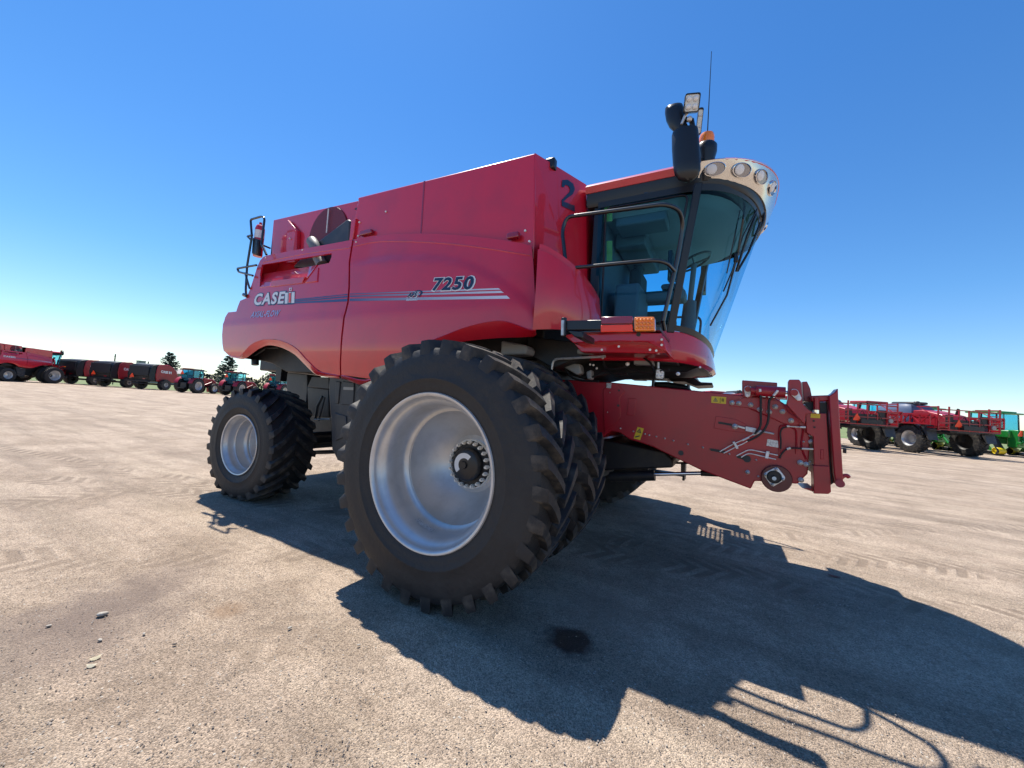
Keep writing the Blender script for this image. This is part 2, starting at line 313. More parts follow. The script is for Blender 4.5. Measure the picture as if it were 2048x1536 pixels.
# ------------------------------------------------------------------ wheels
def wheel_meshes(RR, W, rim, nl, sign, h, zfloor, prof, seg=96, A=.2, wt=.022, wb=.036):
    hw = W/2; rc = RR-h
    half = [(hw*.86, rim-.012), (hw*.96, rim+.012), (hw*1.02, rim+.06), (hw*1.045, rim+(rc-rim)*.30), (hw*1.062, rim+(rc-rim)*.315), (hw*1.062, rim+(rc-rim)*.335), (hw*1.052, rim+(rc-rim)*.35), (hw*1.065, rim+(rc-rim)*.55), (hw*1.04, rim+(rc-rim)*.78), (hw*.99, rc-.035), (hw*.93, rc-.014), (hw*.6, rc-.003), (0, rc)]
    prof_t = [(-y, r) for y, r in half]+[(y, r) for y, r in reversed(half[:-1])]
    def crad(y):
        y = abs(y); q = [(a, b) for a, b in half[8:]][::-1]
        for (y0, r0), (y1, r1) in zip(q, q[1:]):
            if y <= y1: return r0+(r1-r0)*(y-y0)/(y1-y0)
        return q[-1][1]
    mb = MB().lathe(prof_t, seg=seg)
    # raised ring and bead lines on the sidewall
    lg = MB(); ts = [0., .12, .3, .5, .7, .85, .95, 1.0, 1.05]
    for side in (-1, 1):
        for k in range(nl):
            a0 = 2*math.pi*(k+(.5 if side > 0 else 0))/nl; rings = []
            for t in ts:
                y = min(.015+t*hw*.99, hw*1.01) if t <= 1 else hw*1.02
                tt = min(t, 1.); dl = sign*A*(1-tt)**1.25
                top = RR-.012*tt*tt if t <= .95 else (RR-.020 if t <= 1 else RR-h*1.5)
                base = (crad(y)-.012) if t < 1 else (rc-.06 if t <= 1 else rc-.10)
                cw = 1+.35*tt; w1 = wt*cw; w2 = wb*cw
                if t > 1: w1 *= .8
                a = a0+dl
                def pt(off, r_): an = a+off/RR; return Vector((r_*math.cos(an), side*y, r_*math.sin(an)))
                rings.append([pt(-w2, base), pt(-w1, top), pt(w1, top), pt(w2, base)])
            lg.loft(rings, True, True)
    for B in (mb, lg):
        B.v = [(x, y, max(z, zfloor+(.0 if B is lg else .012))) for x, y, z in B.v]
    rm = MB().lathe(prof, seg=seg)
    return mb, lg, rm
FPROF = [(-.236, .572), (-.252, .578), (-.262, .572), (-.262, .560), (-.252, .548), (-.232, .542), (-.205, .538), (-.19, .520), (-.165, .498), (-.13, .490), (-.07, .486), (-.0, .482), (.028, .470), (.036, .456), (.042, .446), (.050, .456), (.056, .444), (.10, .434), (.17, .402), (.24, .352), (.295, .300), (.325, .264), (.341, .242), (.333, .224), (.327, .215), (.327, .02),
         (.345, .02), (.355, .25), (.30, .33), (.2, .42), (.1, .47), (.2, .53), (.262, .56), (.236, .572)]
front_t, front_l, front_r = wheel_meshes(.975, .52, .56, 30, -1, .058, -.958, FPROF, A=.21, wt=.028, wb=.042)
RPROF = [(-.285, .392), (-.298, .398), (-.305, .392), (-.30, .378), (-.27, .372), (-.25, .352), (-.22, .348), (-.16, .346), (-.15, .336), (-.13, .338), (-.11, .334), (-.05, .333), (-.03, .318), (-.02, .306), (.0, .30), (.01, .306), (.02, .296), (.1, .29), (.12, .27), (.13, .02), (.15, .02), (.17, .3), (.2, .35), (.29, .38), (.285, .392)]
rear_t, rear_l, rear_r = wheel_meshes(.75, .60, .385, 23, 1, .045, -.692, RPROF, seg=80, A=.34, wt=.026, wb=.04)

# ================================================================== MAIN COMBINE
combine = tag(empty('combine_harvester'), 'large red combine harvester with huge dual front wheels standing in the foreground', 'combine harvester')
def wheel(parent, meshes, loc, rz=0., name='wheel', hub=True, label=None):
    t_, l_, r_ = meshes
    if not hasattr(t_, 'cache'):
        t_.cache = {}
        for k, mb, mt in (('tyre', t_, M['rubber']), ('tread_lugs', l_, M['lug']), ('wheel', r_, M['rim'])):
            o = mb.build(k, mt, None, 40 if k != 'wheel' else 50); t_.cache[k] = o.data; bpy.data.objects.remove(o)
    W_ = bpy.data.objects.new(name, t_.cache['wheel']); scene.collection.objects.link(W_); W_.parent = parent; W_.location = loc; W_.rotation_euler = (0, 0, rz)
    for k in ('tyre', 'tread_lugs'):
        o = bpy.data.objects.new(k, t_.cache[k]); scene.collection.objects.link(o); o.parent = W_
    return W_
FZ = .956
fw = wheel(combine, (front_t, front_l, front_r), (0, -2.285, FZ)); fw['label'] = 'outer front wheel with deep silver rim'
MB().lathe([(.196, .0), (.196, .028), (.212, .034), (.213, .112), (.222, .128), (.24, .138), (.33, .138)], seg=40).build('hub_cap', M['hubcap'], fw, 30)
MB().lathe([(.300, .135), (.300, .203), (.318, .21), (.325, .135)], seg=40).build('hub_flange', M['zinc'], fw, 30)
# grey arc printed on the cap
MB().lathe([(.211, .056), (.211, .098)], seg=24, a0=R(50), a1=R(225)).build('cap_marking', M['white'], fw, 30)
bm_ = MB()
b0 = MB().tube([(0, .262, 0), (0, .302, 0)], .0165, 6).tube([(0, .268, 0), (0, .245, 0)], .010, 10).build('wheel_bolt', M['zinc'], fw, 30)
for k in range(20):
    o = b0 if k == 0 else b0.copy()
    if k: scene.collection.objects.link(o)
    a = 2*math.pi*k/20; o.location = (.182*math.cos(a), 0, .182*math.sin(a)); o.parent = fw
# sticker, rust spot and valve stem on the rim barrel
def on_barrel(a, y, r_): return Vector((r_*math.cos(a), y, r_*math.sin(a)))
st = MB(); n_ = 8
st.loft([[on_barrel(R(-118+44*k/n_/2), -.075, .4835), on_barrel(R(-118+44*k/n_/2), -.02, .4805)] for k in range(n_+1)], False); st.build('rim_sticker', M['silverlab'], fw, 60)
wheel(combine, (front_t, front_l, front_r), (0, -1.52, FZ), label='inner')['label'] = 'inner front wheel behind the outer one'
wheel(combine, (front_t, front_l, front_r), (0, 1.52, FZ), math.pi); wheel(combine, (front_t, front_l, front_r), (0, 2.285, FZ), math.pi)
RX = -3.71
rw = wheel(combine, (rear_t, rear_l, rear_r), (RX, -1.66, .70), .053); wheel(combine, (rear_t, rear_l, rear_r), (RX, 1.66, .70), math.pi+.053)
MB().box(-.3, .25, -1.15, 1.15, FZ-.2, FZ+.45).cyl((0, -2.0, FZ), (0, 2.0, FZ), .2, 20).build('front_axle', M['chassis'], combine, bevel=.02)
MB().box(RX-.1, RX+.12, -1.35, 1.35, .62, .80).box(RX-.2, RX+.2, -.5, .5, .75, 1.3).cyl((RX, -1.5, .7), (RX, 1.5, .7), .13, 16).cyl((RX+.22, -1.3, .68), (RX+.22, 1.3, .68), .035).build('rear_axle', M['chassis'], combine, bevel=.015)
# chassis / separator body behind the side panels
MB().box(-4.6, .2, -1.1, 1.1, 2.0, 2.7).box(-3.3, .2, -.85, .85, 1.15, 2.0).box(-2.75, -.9, -.9, .9, .75, 1.2).box(-5.2, -4.2, -1.0, 1.0, 1.75, 2.5).build('separator_body', M['chassis'], combine, bevel=.02)
# ---- side panel surface: y as a function of (x, z)
ARC = [C1(*p) for p in [(860, 430), (900, 420), (1100, 390), (1300, 388), (1500, 410), (1600, 450), (1750, 530), (1880, 625)]]
def base_y(x, z):
    y = -1.755
    if z > 2.42: y += (z-2.42)*.10
    elif z < 2.42: y += (2.42-z)*.0+max(0., 2.05-z)**2*.42
    if z < 2.42: y += -.012*min(1, (2.42-z)/.03)
    if x > .05: y += (min(x, .6)-.05)**2*.7
    return y
ARC3 = [P(*p, Y=-1.72) for p in ARC]
def arch_z(x):
    for a, b in zip(ARC3, ARC3[1:]):
        if a.x <= x <= b.x: return a.z+(b.z-a.z)*(x-a.x)/(b.x-a.x)
    return None
def fy(x, z):
    y = base_y(x, z); a = arch_z(x)
    if x > ARC3[0].x:
        if a is None: a = ARC3[-1].z - (x-ARC3[-1].x)*1.2
        tt = max(0, min(1, (z-a+.03)/.06)); y += (.026*(tt*tt*(3-2*tt)))*min(1, (x-ARC3[0].x)/.3)
    return y
def S(px, py, f=fy, off=0.):
    y = -1.7
    for _ in range(30):
        q = P(px, py, Y=y); y = max(-1.95, min(-1.1, .5*y+.5*(f(q.x, q.z)+off)))
    return P(px, py, Y=y)
def inpoly(x, y, poly):
    c = False; j = len(poly)-1
    for i in range(len(poly)):
        xi, yi = poly[i]; xj, yj = poly[j]
        if (yi > y) != (yj > y) and x < (xj-xi)*(y-yi)/(yj-yi)+xi: c = not c
        j = i
    return c
def dens(poly, step, closed=True):
    out = []
    n = len(poly)
    for i in range(n if closed else n-1):
        a, b = poly[i], poly[(i+1) % n]; k = max(1, int(math.hypot(b[0]-a[0], b[1]-a[1])/step))
        out += [(a[0]+(b[0]-a[0])*j/k, a[1]+(b[1]-a[1])*j/k) for j in range(k)]
    return out
def sheet(name, pix, m, parent, f=fy, holes=(), step=.05, th=.025, bevel=.006, label=None):
    loops = []
    for lp in [pix]+list(holes):
        loops.append(dens([(q.x, q.z) for q in (S(*p, f) for p in lp)], step))
    vs = []; es = []
    for lp in loops:
        n0 = len(vs); vs += [Vector(p) for p in lp]; es += [(n0+i, n0+(i+1) % len(lp)) for i in range(len(lp))]
    xs = [p[0] for p in loops[0]]; zs = [p[1] for p in loops[0]]
    x = min(xs)
    bl = [Vector(p) for lp in loops for p in lp]
    while x < max(xs):
        z = min(zs)
        while z < max(zs):
            if inpoly(x, z, loops[0]) and not any(inpoly(x, z, h) for h in loops[1:]) and min((b-Vector((x, z))).length_squared for b in bl) > (step*.35)**2: vs.append(Vector((x, z)))
            z += step
        x += step
    r_ = delaunay_2d_cdt(vs, es, [], 0, 1e-6); V, F = r_[0], r_[2]; keep = []
    for fa in F:
        c = sum((V[i] for i in fa), Vector((0, 0)))/len(fa)
        if inpoly(c.x, c.y, loops[0]) and not any(inpoly(c.x, c.y, h) for h in loops[1:]): keep.append(tuple(fa))
    me = MB(); me.v = [(v.x, f(v.x, v.y), v.y) for v in V]; me.f = keep
    o = MB.build(me, name, m, parent, 28)
    # outward normals towards -Y
    edge_sharp(o.data)
    if sum(p.normal.y*p.area for p in o.data.polygons) > 0: o.data.flip_normals()
    md = o.modifiers.new('solid', 'SOLIDIFY'); md.thickness = th; md.offset = -1
    if bevel: md = o.modifiers.new('bevel', 'BEVEL'); md.width = bevel; md.segments = 2; md.harden_normals = True; md.limit_method = 'ANGLE'; md.angle_limit = R(50)
    if label: o['label'] = label
    return o
rear_pix = [C1(*p) for p in [(891, 291), (780, 312), (640, 337), (500, 362), (400, 381), (372, 390), (352, 412), (335, 450), (300, 560), (272, 632), (235, 648), (222, 680), (212, 711), (165, 716), (147, 745), (134, 785), (129, 850), (131, 900), (138, 940), (165, 965), (205, 980), (232, 977), (255, 950), (300, 905), (350, 880), (400, 872), (440, 873), (480, 882), (520, 898), (560, 922), (590, 950), (620, 985), (650, 1020), (680, 1045), (715, 1065), (820, 1085), (821, 950), (826, 850), (838, 745), (862, 650), (868, 560), (870, 420), (884, 330)]]
slot = [C1(*p) for p in [(362, 437), (770, 370), (770, 392), (755, 427), (690, 440), (610, 545), (352, 572), (350, 500)]]
front_pix = [C1(*p) for p in [(903, 288), (1000, 270), (1100, 260), (1200, 255), (1300, 254), (1400, 257), (1500, 263), (1600, 272), (1700, 283), (1800, 297), (1940, 326), (1950, 420), (1957, 560), (1968, 700), (1975, 780), (1966, 818), (1940, 815), (1800, 770), (1700, 768), (1560, 800), (1450, 840), (1300, 900), (1100, 1050), (1000, 1105), (828, 1082), (829, 950), (836, 850), (848, 745), (872, 650), (878, 560), (880, 420), (894, 330)]]
rp = sheet('rear_side_panel', rear_pix, M['red'], combine, holes=[slot])
fp = sheet('front_side_panel', front_pix, M['red'], combine)
# rolled lips along the wheel arches and the bottom edge
def lip(name, outer, inner, parent, dy=.07, m='red'):
    a = [S(*p) for p in spline2(outer)]; b = [P(*p, Y=S(*p).y+dy) for p in spline2(inner)]
    mid = [(x_*.6+y_*.4)+Vector((0, -.012, 0)) for x_, y_ in zip(a, b)]
    return MB().loft([a, mid, b], False).build(name, M[m], parent, 60, solid=.012)
def spline2(pts, n=5): return [(v.x, v.y) for v in spline([(p[0], p[1], 0) for p in pts], n)]
lip('wheel_arch_lip', [C1(*p) for p in [(170, 967), (232, 977), (255, 950), (300, 905), (350, 880), (400, 872), (480, 882), (560, 922), (620, 985), (680, 1045), (715, 1065), (820, 1085)]],
    [C1(*p) for p in [(200, 978), (250, 986), (282, 972), (320, 945), (360, 920), (410, 905), (485, 921), (555, 958), (605, 1005), (655, 1055), (700, 1083), (820, 1100)]], rp)
lip('wheel_arch_lip', [C1(*p) for p in [(829, 1082), (1000, 1105), (1200, 965), (1300, 900), (1450, 840), (1560, 800), (1700, 768), (1800, 770), (1940, 815), (1966, 818)]],
    [C1(*p) for p in [(829, 1096), (1000, 1133), (1220, 990), (1330, 940), (1460, 900), (1560, 880), (1700, 866), (1800, 860), (1940, 852), (1966, 838)]], fp, dy=.10)
for par_, pts_ in ((fp, [(902, 330), (1000, 309), (1100, 301), (1300, 305), (1500, 320), (1700, 346), (1935, 384)]), (rp, [(372, 424), (500, 396), (640, 370), (780, 352), (880, 338)])):
    MB().tube([S(*p, fy, .004) for p in spline2([C1(*p) for p in pts_], 6)], .010, 8).build('body_crease', M['red'], par_, 60)
# air-intake recess in the rear panel (slopes inward, open at the top)
q = {k: S(*C1(*v)) for k, v in dict(a=(352, 572), b=(610, 545), c=(690, 440), d=(755, 427), e=(350, 500)).items()}
ins = {k: P(*C1(*v), Y=-1.755+.17) for k, v in dict(a=(372, 494), b=(640, 452), r=(672, 446)).items()}
MB().add([q['a'], q['b'], ins['b'], ins['a'], q['e']], [(0, 1, 2, 3), (0, 3, 4)]).add([q['b'], q['c'], ins['r'], ins['b']], [(0, 1, 2, 3)]).build('intake_scoop', M['red'], rp, 20, solid=.01)
MB().prism([P(*C1(*p), Y=-1.72) for p in [(412, 567), (596, 546), (612, 508), (416, 530)]], (0, .05, 0)).build('intake_step', M['red'], rp, bevel=.006)
MB().prism([S(*C1(*p), fy, -.012) for p in [(612, 543), (678, 462), (692, 452), (686, 520), (686, 536)]], (0, .03, 0)).build('intake_fairing', M['red'], rp, 30, bevel=.008)
# seam backing between the two side panels
MB().loft([[S(*C1(x-9, y), fy, .022), S(*C1(x+9, y), fy, .022)] for x, y in [(893, 290), (886, 340), (875, 420), (873, 560), (866, 650), (843, 745), (831, 850), (825, 950), (823, 1090)]], False).build('seam_channel', M['darklens'], combine, solid=.01)
# ---- front corner panel of the body, rounding towards the cab
def cornery(x, z): return 0
cor = []
for z in np.linspace(0, 1, 9):
    ring = []
    for t in np.linspace(0, 1, 15):
        a = t*math.pi/2*.93; x_ = .37+.42*math.sin(a); y_ = -1.72+.62*(1-math.cos(a)) - .0
        zt = 2.86-.38*t**1.2; zb = 2.14+.04*t
        bul = -.03*math.sin(z*math.pi)
        ring.append(Vector((x_+.02*math.sin(z*math.pi), y_+bul*math.cos(a), zb+(zt-zb)*z)))
    cor.append(ring)
MB().loft(cor, False).build('corner_panel', M['red'], combine, 50, solid=.02)
cor2 = [[Vector((.37+.42*math.sin(a)*.97, -1.69+.62*(1-math.cos(a)), 2.86-.38*(a/1.46)**1.2+dz)) for a in np.linspace(0, 1.46, 15)] for dz in (-.01, .06)]
cor3 = [cor2[0], cor2[1], [v+Vector((-.10, .25, .10)) for v in cor2[1]], [v+Vector((-.25, .5, .12)) for v in cor2[1]]]
MB().loft(cor3, False).build('corner_shoulder', M['red'], combine, 50, solid=.02)
# ---- grain tank: side, front facet, rear
TY = -1.60
def TP(x, y, yy=TY): return P(*C1(x, y), Y=yy)
t_top = P(1070, 306, Y=TY); facet_top = P(1172, 369, Y=-.93); facet_bot = P(1176, 640, Y=-.93)
ts_ = MB().prism([P(*p, Y=TY) for p in [(1070, 306), (847, 362), (716, 395), (716, 402), (709, 437), (706, 520), (900, 520), (1068, 520)]], (0, .03, 0)); ts_.build('grain_tank_side', M['red'], combine, bevel=.012)
MB().prism([P(847, 362.5, Y=TY-.003), P(850, 361.5, Y=TY-.003), P(843, 467, Y=TY-.003), P(840.5, 467, Y=TY-.003)], (0, .006, 0)).build('tank_seam', M['darklens'], combine)
tb = P(1066, 520, Y=TY)
ff = MB(); A0, B0, C0_, D0 = t_top, facet_top, Vector((facet_bot.x, -.93, 2.3)), Vector((tb.x, TY, 2.3))
ff.prism([A0, B0, C0_], (-.03, .02, 0)).prism([A0, C0_, D0], (-.03, .02, 0)).build('grain_tank_front', M['red'], combine)
MB().prism([Vector((B0.x, -.93, B0.z)), Vector((B0.x, .93, B0.z)), Vector((C0_.x, .93, 2.3)), C0_], (-.03, 0, 0)).build('cab_back_wall', M['red'], combine)
xr_ = TP(430, 175).x
MB().box(xr_+.05, A0.x, -1.36, 1.58, 2.5, 3.3).build('grain_tank_core', M['red'], combine)
zt_ = TP(430, 175).z
for s_ in (1,):
    MB().prism([(A0.x, 1.6, A0.z), (B0.x, .93, B0.z), (B0.x, .93, 2.3), (A0.x, 1.6, 2.3)], (-.03, 0, 0)).prism([(A0.x, 1.6, A0.z), (xr_, 1.6, zt_), (xr_, 1.6, 2.4), (A0.x, 1.6, 2.4)], (0, -.03, 0)).prism([(xr_, -1.3, zt_), (xr_, 1.6, zt_), (xr_, 1.6, 2.4), (xr_, -1.3, 2.4)], (.03, 0, 0)).build('grain_tank_far_wall', M['red'], combine)
MB().prism([(A0.x, -1.59, A0.z-.03), (B0.x-.03, -.92, B0.z-.03), (B0.x-.03, .92, B0.z-.03), (A0.x, 1.59, A0.z-.03), (xr_+.03, 1.59, zt_-.03), (xr_+.03, -1.3, zt_-.03), (-1.5, -1.5, zt_-.03)], (0, 0, -.02)).build('grain_tank_cover', M['chassis'], combine)
MB().box(A0.x+.02, A0.x+.12, -1.42, -1.34, A0.z-.06, A0.z+.05).build('tank_top_camera', M['black'], combine, bevel=.015)
# rear part of the tank, set back, with round grille and tube
RY = -1.42
MB().prism([P(*C1(*p), Y=RY) for p in [(430, 175), (925, 62), (925, 330), (700, 420), (412, 400), (405, 470), (400, 500)][:4]+[P and (520, 470), (400, 500)]], (0, .04, 0)).build('tank_rear_side', M['red'], combine, bevel=.01)
MB().prism([P(*C1(*p), Y=RY-.06) for p in [(510, 172), (566, 235), (562, 370), (555, 420), (500, 430)]], (0, .06, 0)).build('tank_rib', M['red'], combine, bevel=.01)
MB().prism([P(*C1(*p), Y=RY) for p in [(430, 175), (400, 500), (395, 620), (412, 620)]], (0, .5, 0)).build('tank_rear_edge', M['red'], combine, bevel=.01)
dc = P(*C1(745, 270), Y=RY-.015); drr = (P(*C1(745, 108), Y=RY-.015)-dc).length
MB().lathe([(-.0, .0), (-.004, drr*.5), (-.004, drr), (.012, drr+.004)], c=dc, seg=48).build('screen_disc', mat('screen_red', (.16, .012, .02), .5, var=(.11, .01, .015), vscale=60, bump=.1, bscale=150), combine, 30)
MB().tube([P(*C1(752, 110), Y=RY-.04), P(*C1(740, 250), Y=RY-.04)], .008).build('screen_wand', M['zinc'], combine)
MB().prism([P(*C1(*p), Y=RY-.1) for p in [(540, 450), (560, 430), (690, 300), (862, 168), (878, 178), (872, 300), (780, 400), (700, 460)]], (0, .07, 0)).build('air_duct', M['shield'], combine, bevel=.02)
MB().tube(spline([P(*C1(715, 440), Y=-1.58), P(*C1(690, 390), Y=-1.58), P(*C1(672, 330), Y=-1.58), P(*C1(655, 300), Y=-1.56)], 6), .072, 18).build('exhaust_stack', M['pipe'], combine, 60)
MB().prism([P(*C1(*p), Y=-1.63) for p in [(912, 163), (893, 290), (873, 292), (884, 180)]], (0, .05, 0)).build('tank_flange', M['red'], combine, bevel=.006)
MB().prism([P(*C1(*p), Y=-1.2) for p in [(380, 400), (900, 300), (880, 520), (370, 640)]], (0, .05, 0)).build('engine_deck', M['chassis'], combine)
# side marker lamps on the shoulder
for cx, cy, dx in ((980, 258, 36), (1835, 278, 34)):
    p0 = S(*C1(cx-dx, cy+14), fy, .03); p1 = S(*C1(cx+dx, cy+8), fy, .03)
    MB().box(p0.x, p1.x, p0.y-.03, p0.y+.02, p0.z, p0.z+.055).build('marker_lamp', M['darklens'], combine, bevel=.01)
# ---- decals
def ontext(name, body, px0, py0, px1, m, parent, height, bold=.0, shear=0., f=fy, off=-.004, squeeze=None, flip=False):
    cu = bpy.data.curves.new(name, 'FONT'); cu.body = body; cu.offset = bold; cu.shear = shear; cu.resolution_u = 3; cu.space_character = 1.14
    to = bpy.data.objects.new('tmp', cu); scene.collection.objects.link(to); bpy.context.view_layer.update()
    me = bpy.data.meshes.new_from_object(to.evaluated_get(bpy.context.evaluated_depsgraph_get())); bpy.data.objects.remove(to)
    xs = [v.co.x for v in me.vertices]; ys = [v.co.y for v in me.vertices]; x0, x1, y0, y1 = min(xs), max(xs), min(ys), max(ys)
    A = S(px0, py0, f); B = S(*px1, f)
    for v in me.vertices:
        u = (v.co.x-x0)/(x1-x0); h = (v.co.y-y0)/(y1-y0)
        if flip: u = 1-u
        x = A.x+(B.x-A.x)*u; z = A.z+(B.z-A.z)*u+h*height; v.co = (x, f(x, z)+off, z)
    me.materials.append(m); o = bpy.data.objects.new(name, me); scene.collection.objects.link(o); o.parent = parent
    return o
def decal(name, pix, m, parent, off=-.003, f=fy):
    pts = [S(*p, f, off) for p in pix]
    return MB().add(pts, [tuple(range(len(pts)))]).build(name, m, parent)
hC = (S(*C8(258, 1040))-S(*C8(258, 1160))).length
ontext('brand_lettering_outline', 'CASE', *C8(250, 1170), C8(596, 1150), M['navy'], rp, hC*1.12, .075, off=-.003)
ontext('brand_lettering', 'CASE', *C8(258, 1158), C8(588, 1138), M['white'], rp, hC*.96, .035, off=-.006)
def quad(x0, y0, x1, y1, dx=0): return [C8(x0+dx, y0), C8(x1+dx, y0-2), C8(x1, y1-3), C8(x0, y1)]
decal('emblem_backing', [C8(590, 1010), C8(716, 1000), C8(706, 1145), C8(590, 1150)], M['navy'], rp, -.002)
for a in ((600, 1018, 632, 1138), (672, 1012, 706, 1132)): decal('emblem_pillar', quad(*a, dx=4), M['white'], rp, -.005)
decal('emblem_pillar', quad(640, 1012, 666, 1130, 4), M['white'], rp, -.005); decal('emblem_bar', quad(643, 1020, 664, 1126, 4), M['orangered'], rp, -.007)
decal('emblem_dot', quad(648, 965, 678, 998, 2), M['white'], rp, -.005); decal('emblem_dot_core', quad(655, 972, 671, 992, 2), M['red'], rp, -.007)
hA = (S(*C8(230, 1225))-S(*C8(230, 1290))).length
ontext('series_lettering', 'AXIAL-FLOW', *C8(226, 1295), C8(545, 1277), M['bluesil'], rp, hA*.95, .03, .35, off=-.005)
h7 = (S(*C1(1370, 515))-S(*C1(1362, 590))).length
ontext('number_lettering_outline', '7250', *C1(1352, 600), C1(1606, 592), M['white'], fp, h7*1.16, .065, .12, off=-.004)
ontext('number_lettering', '7250', *C1(1360, 592), C1(1598, 584), M['navy'], fp, h7, .032, .12, off=-.007)
hs_ = (S(*C1(1225, 603))-S(*C1(1215, 632))).length
ontext('system_lettering_outline', 'AFS', *C1(1208, 634), C1(1276, 632), M['white'], fp, hs_*1.2, .06, .3, off=-.004)
ontext('system_lettering', 'AFS', *C1(1213, 630), C1(1272, 628), M['navy'], fp, hs_, .04, .3, off=-.007)
decal('system_underline', [C1(1208, 638), C1(1278, 636), C1(1272, 646), C1(1206, 648)], M['silverlab'], fp, -.004)
def swoosh():
    a = [C1(1255, 590), C1(1285, 586), C1(1302, 594), C1(1296, 612), C1(1280, 626)]; b = [C1(1262, 596), C1(1280, 592), C1(1290, 597), C1(1286, 610), C1(1276, 624)]
    MB().loft([[S(*p, fy, -.005), S(*q_, fy, -.005)] for p, q_ in zip(spline2(a), spline2(b))], False).build('system_swoosh', M['navy'], fp)
swoosh()
def stripe(name, top, bot, parent, n=30):
    rows = []
    for i in range(n+1):
        t = i/n; a = (top[0][0]+(top[1][0]-top[0][0])*t, top[0][1]+(top[1][1]-top[0][1])*t); b = (bot[0][0]+(bot[1][0]-bot[0][0])*t, bot[0][1]+(bot[1][1]-bot[0][1])*t)
        rows.append([S(*a, fy, -.003), S(*b, fy, -.003)])
    MB().loft(rows, False).build(name, M['stripe'], parent, 60)
for (l0, l1, r0, r1) in (((545, 640), (545, 647), (864, 608), (864, 613)), ((545, 648), (545, 655), (864, 619), (864, 628)), ((540, 657), (540, 665), (862, 636), (862, 652))):
    stripe('side_stripe', (C1(*l0), C1(*r0)), (C1(*l1), C1(*r1)), rp)
for (l0, l1, r0, r1) in (((877, 606), (877, 611), (1745, 574), (1760, 583)), ((877, 618), (876, 626), (1762, 590), (1778, 602)), ((876, 636), (874, 650), (1795, 618), (1815, 636))):
    stripe('side_stripe', (C1(*l0), C1(*r0)), (C1(*l1), C1(*r1)), fp)
for px_, py_, yy_ in ((935, 190, TY-.002), (928, 270, TY-.002), (1905, 240, TY-.002), (1090, 128, TY-.002), (527, 285, RY-.07)):
    c = P(*C1(px_, py_), Y=yy_); MB().cyl(c, c+Vector((0, -.012, 0)), .011, 10).build('tank_bolt', M['zinc'], combine)
for px_, py_ in ((1928, 301), (915, 305), (600, 352), (385, 398)):
    c = S(*C1(px_, py_)); MB().cyl(c+Vector((0, .01, 0)), c+Vector((0, -.008, 0)), .010, 10).build('panel_bolt', M['zinc'], combine)
# big dark number on the tank front facet
def fac(u, v, off=.004):   # u along facet 0..1, v height 0..1 between z 2.3 and the top edge
    t = A0.lerp(B0, u); b = D0.lerp(C0_, u); p = b.lerp(t, v); return p+Vector((.6, -.4, 0)).normalized()*0+Vector((.8, -.55, 0)).normalized()*off
def facpx(px, py, off=.006):
    n = (B0-A0).cross(C0_-A0).normalized(); n = n if n.y < 0 else -n
    v = Vector(CD + CR*(px-1024)/FPX - CU*(py-768)/FPX); o = Vector(CAMP); t = (A0+n*off-o).dot(n)/v.dot(n); return o+v*t
num = [C2(*p) for p in [(278, 745), (320, 742), (360, 772), (372, 812), (358, 850), (315, 880), (288, 905), (370, 935), (371, 982), (275, 938), (272, 895), (300, 865), (330, 835), (337, 812), (325, 790), (300, 780), (292, 798), (272, 795)]]
MB().add([facpx(*p) for p in num], [tuple(range(len(num)))]).build('tank_number', M['navy'], combine)

# ================================================================== CAB
def plan(xr, xs, xf, Wd, z, n=9, ex=2.35, zf=None):
    pts = [Vector((xr, -Wd, z)), Vector((xr+(xs-xr)*.5, -Wd, z)), Vector((xs, -Wd, z))]
    for k in range(1, n+1):
        a = math.pi/2*k/n; c, s = math.cos(a), math.sin(a)
        pts.append(Vector((xs+(xf-xs)*s**(2/ex), -Wd*max(c, 0)**(2/ex), z if zf is None else z+(zf-z)*(1-max(c, 0)**(2/ex)))))
    return pts+[Vector((p.x, -p.y, p.z)) for p in reversed(pts[:-1])]
# floor pan / nose
cabf = MB().loft([plan(.62, 1.19, 1.70, .86, 1.992, zf=1.945), plan(.60, 1.20, 1.735, .90, 1.98, zf=1.93), plan(.60, 1.22, 1.765, .925, 2.01, zf=1.955), plan(.60, 1.23, 1.76, .925, 2.10, zf=2.01), plan(.60, 1.25, 1.735, .915, 2.27, zf=2.10)], True, False)
cab = cabf.build('cab', M['red'], combine, 50)
MB().loft([plan(.60, 1.19, 1.70, .88, 2.265, zf=2.10), plan(.62, 1.0, 1.5, .6, 2.22, zf=2.1)], True, True).build('cab_floor', M['black'], cab, 40)
MB().loft([plan(.62, 1.19, 1.701, .861, 1.994, zf=1.947), plan(.62, 1.18, 1.67, .84, 2.06, zf=2.03)], True, True).build('cab_underside', M['chassis'], cab, 40)
# glass: side windows and bowed windscreen as one wrapped ring of panes
gb = plan(.66, 1.30, 1.722, .905, 2.275, 18, zf=2.105); gt = plan(.66, 1.42, 2.115, .985, 3.575, 18, zf=3.50)
npl = len(gb)
def gl(i, t, off=0.):
    return gb[i].lerp(gt[i], t)
def pane(name, i0, i1, lab=None):
    return MB().loft([[gl(i, t) for i in range(i0, i1+1)] for t in np.linspace(0, 1, 5)], False).build(name, M['glass'], cab, 60, label=lab)
pane('side_window', 0, 4); pane('windscreen', 4, npl-5); pane('side_window', npl-5, npl-1)
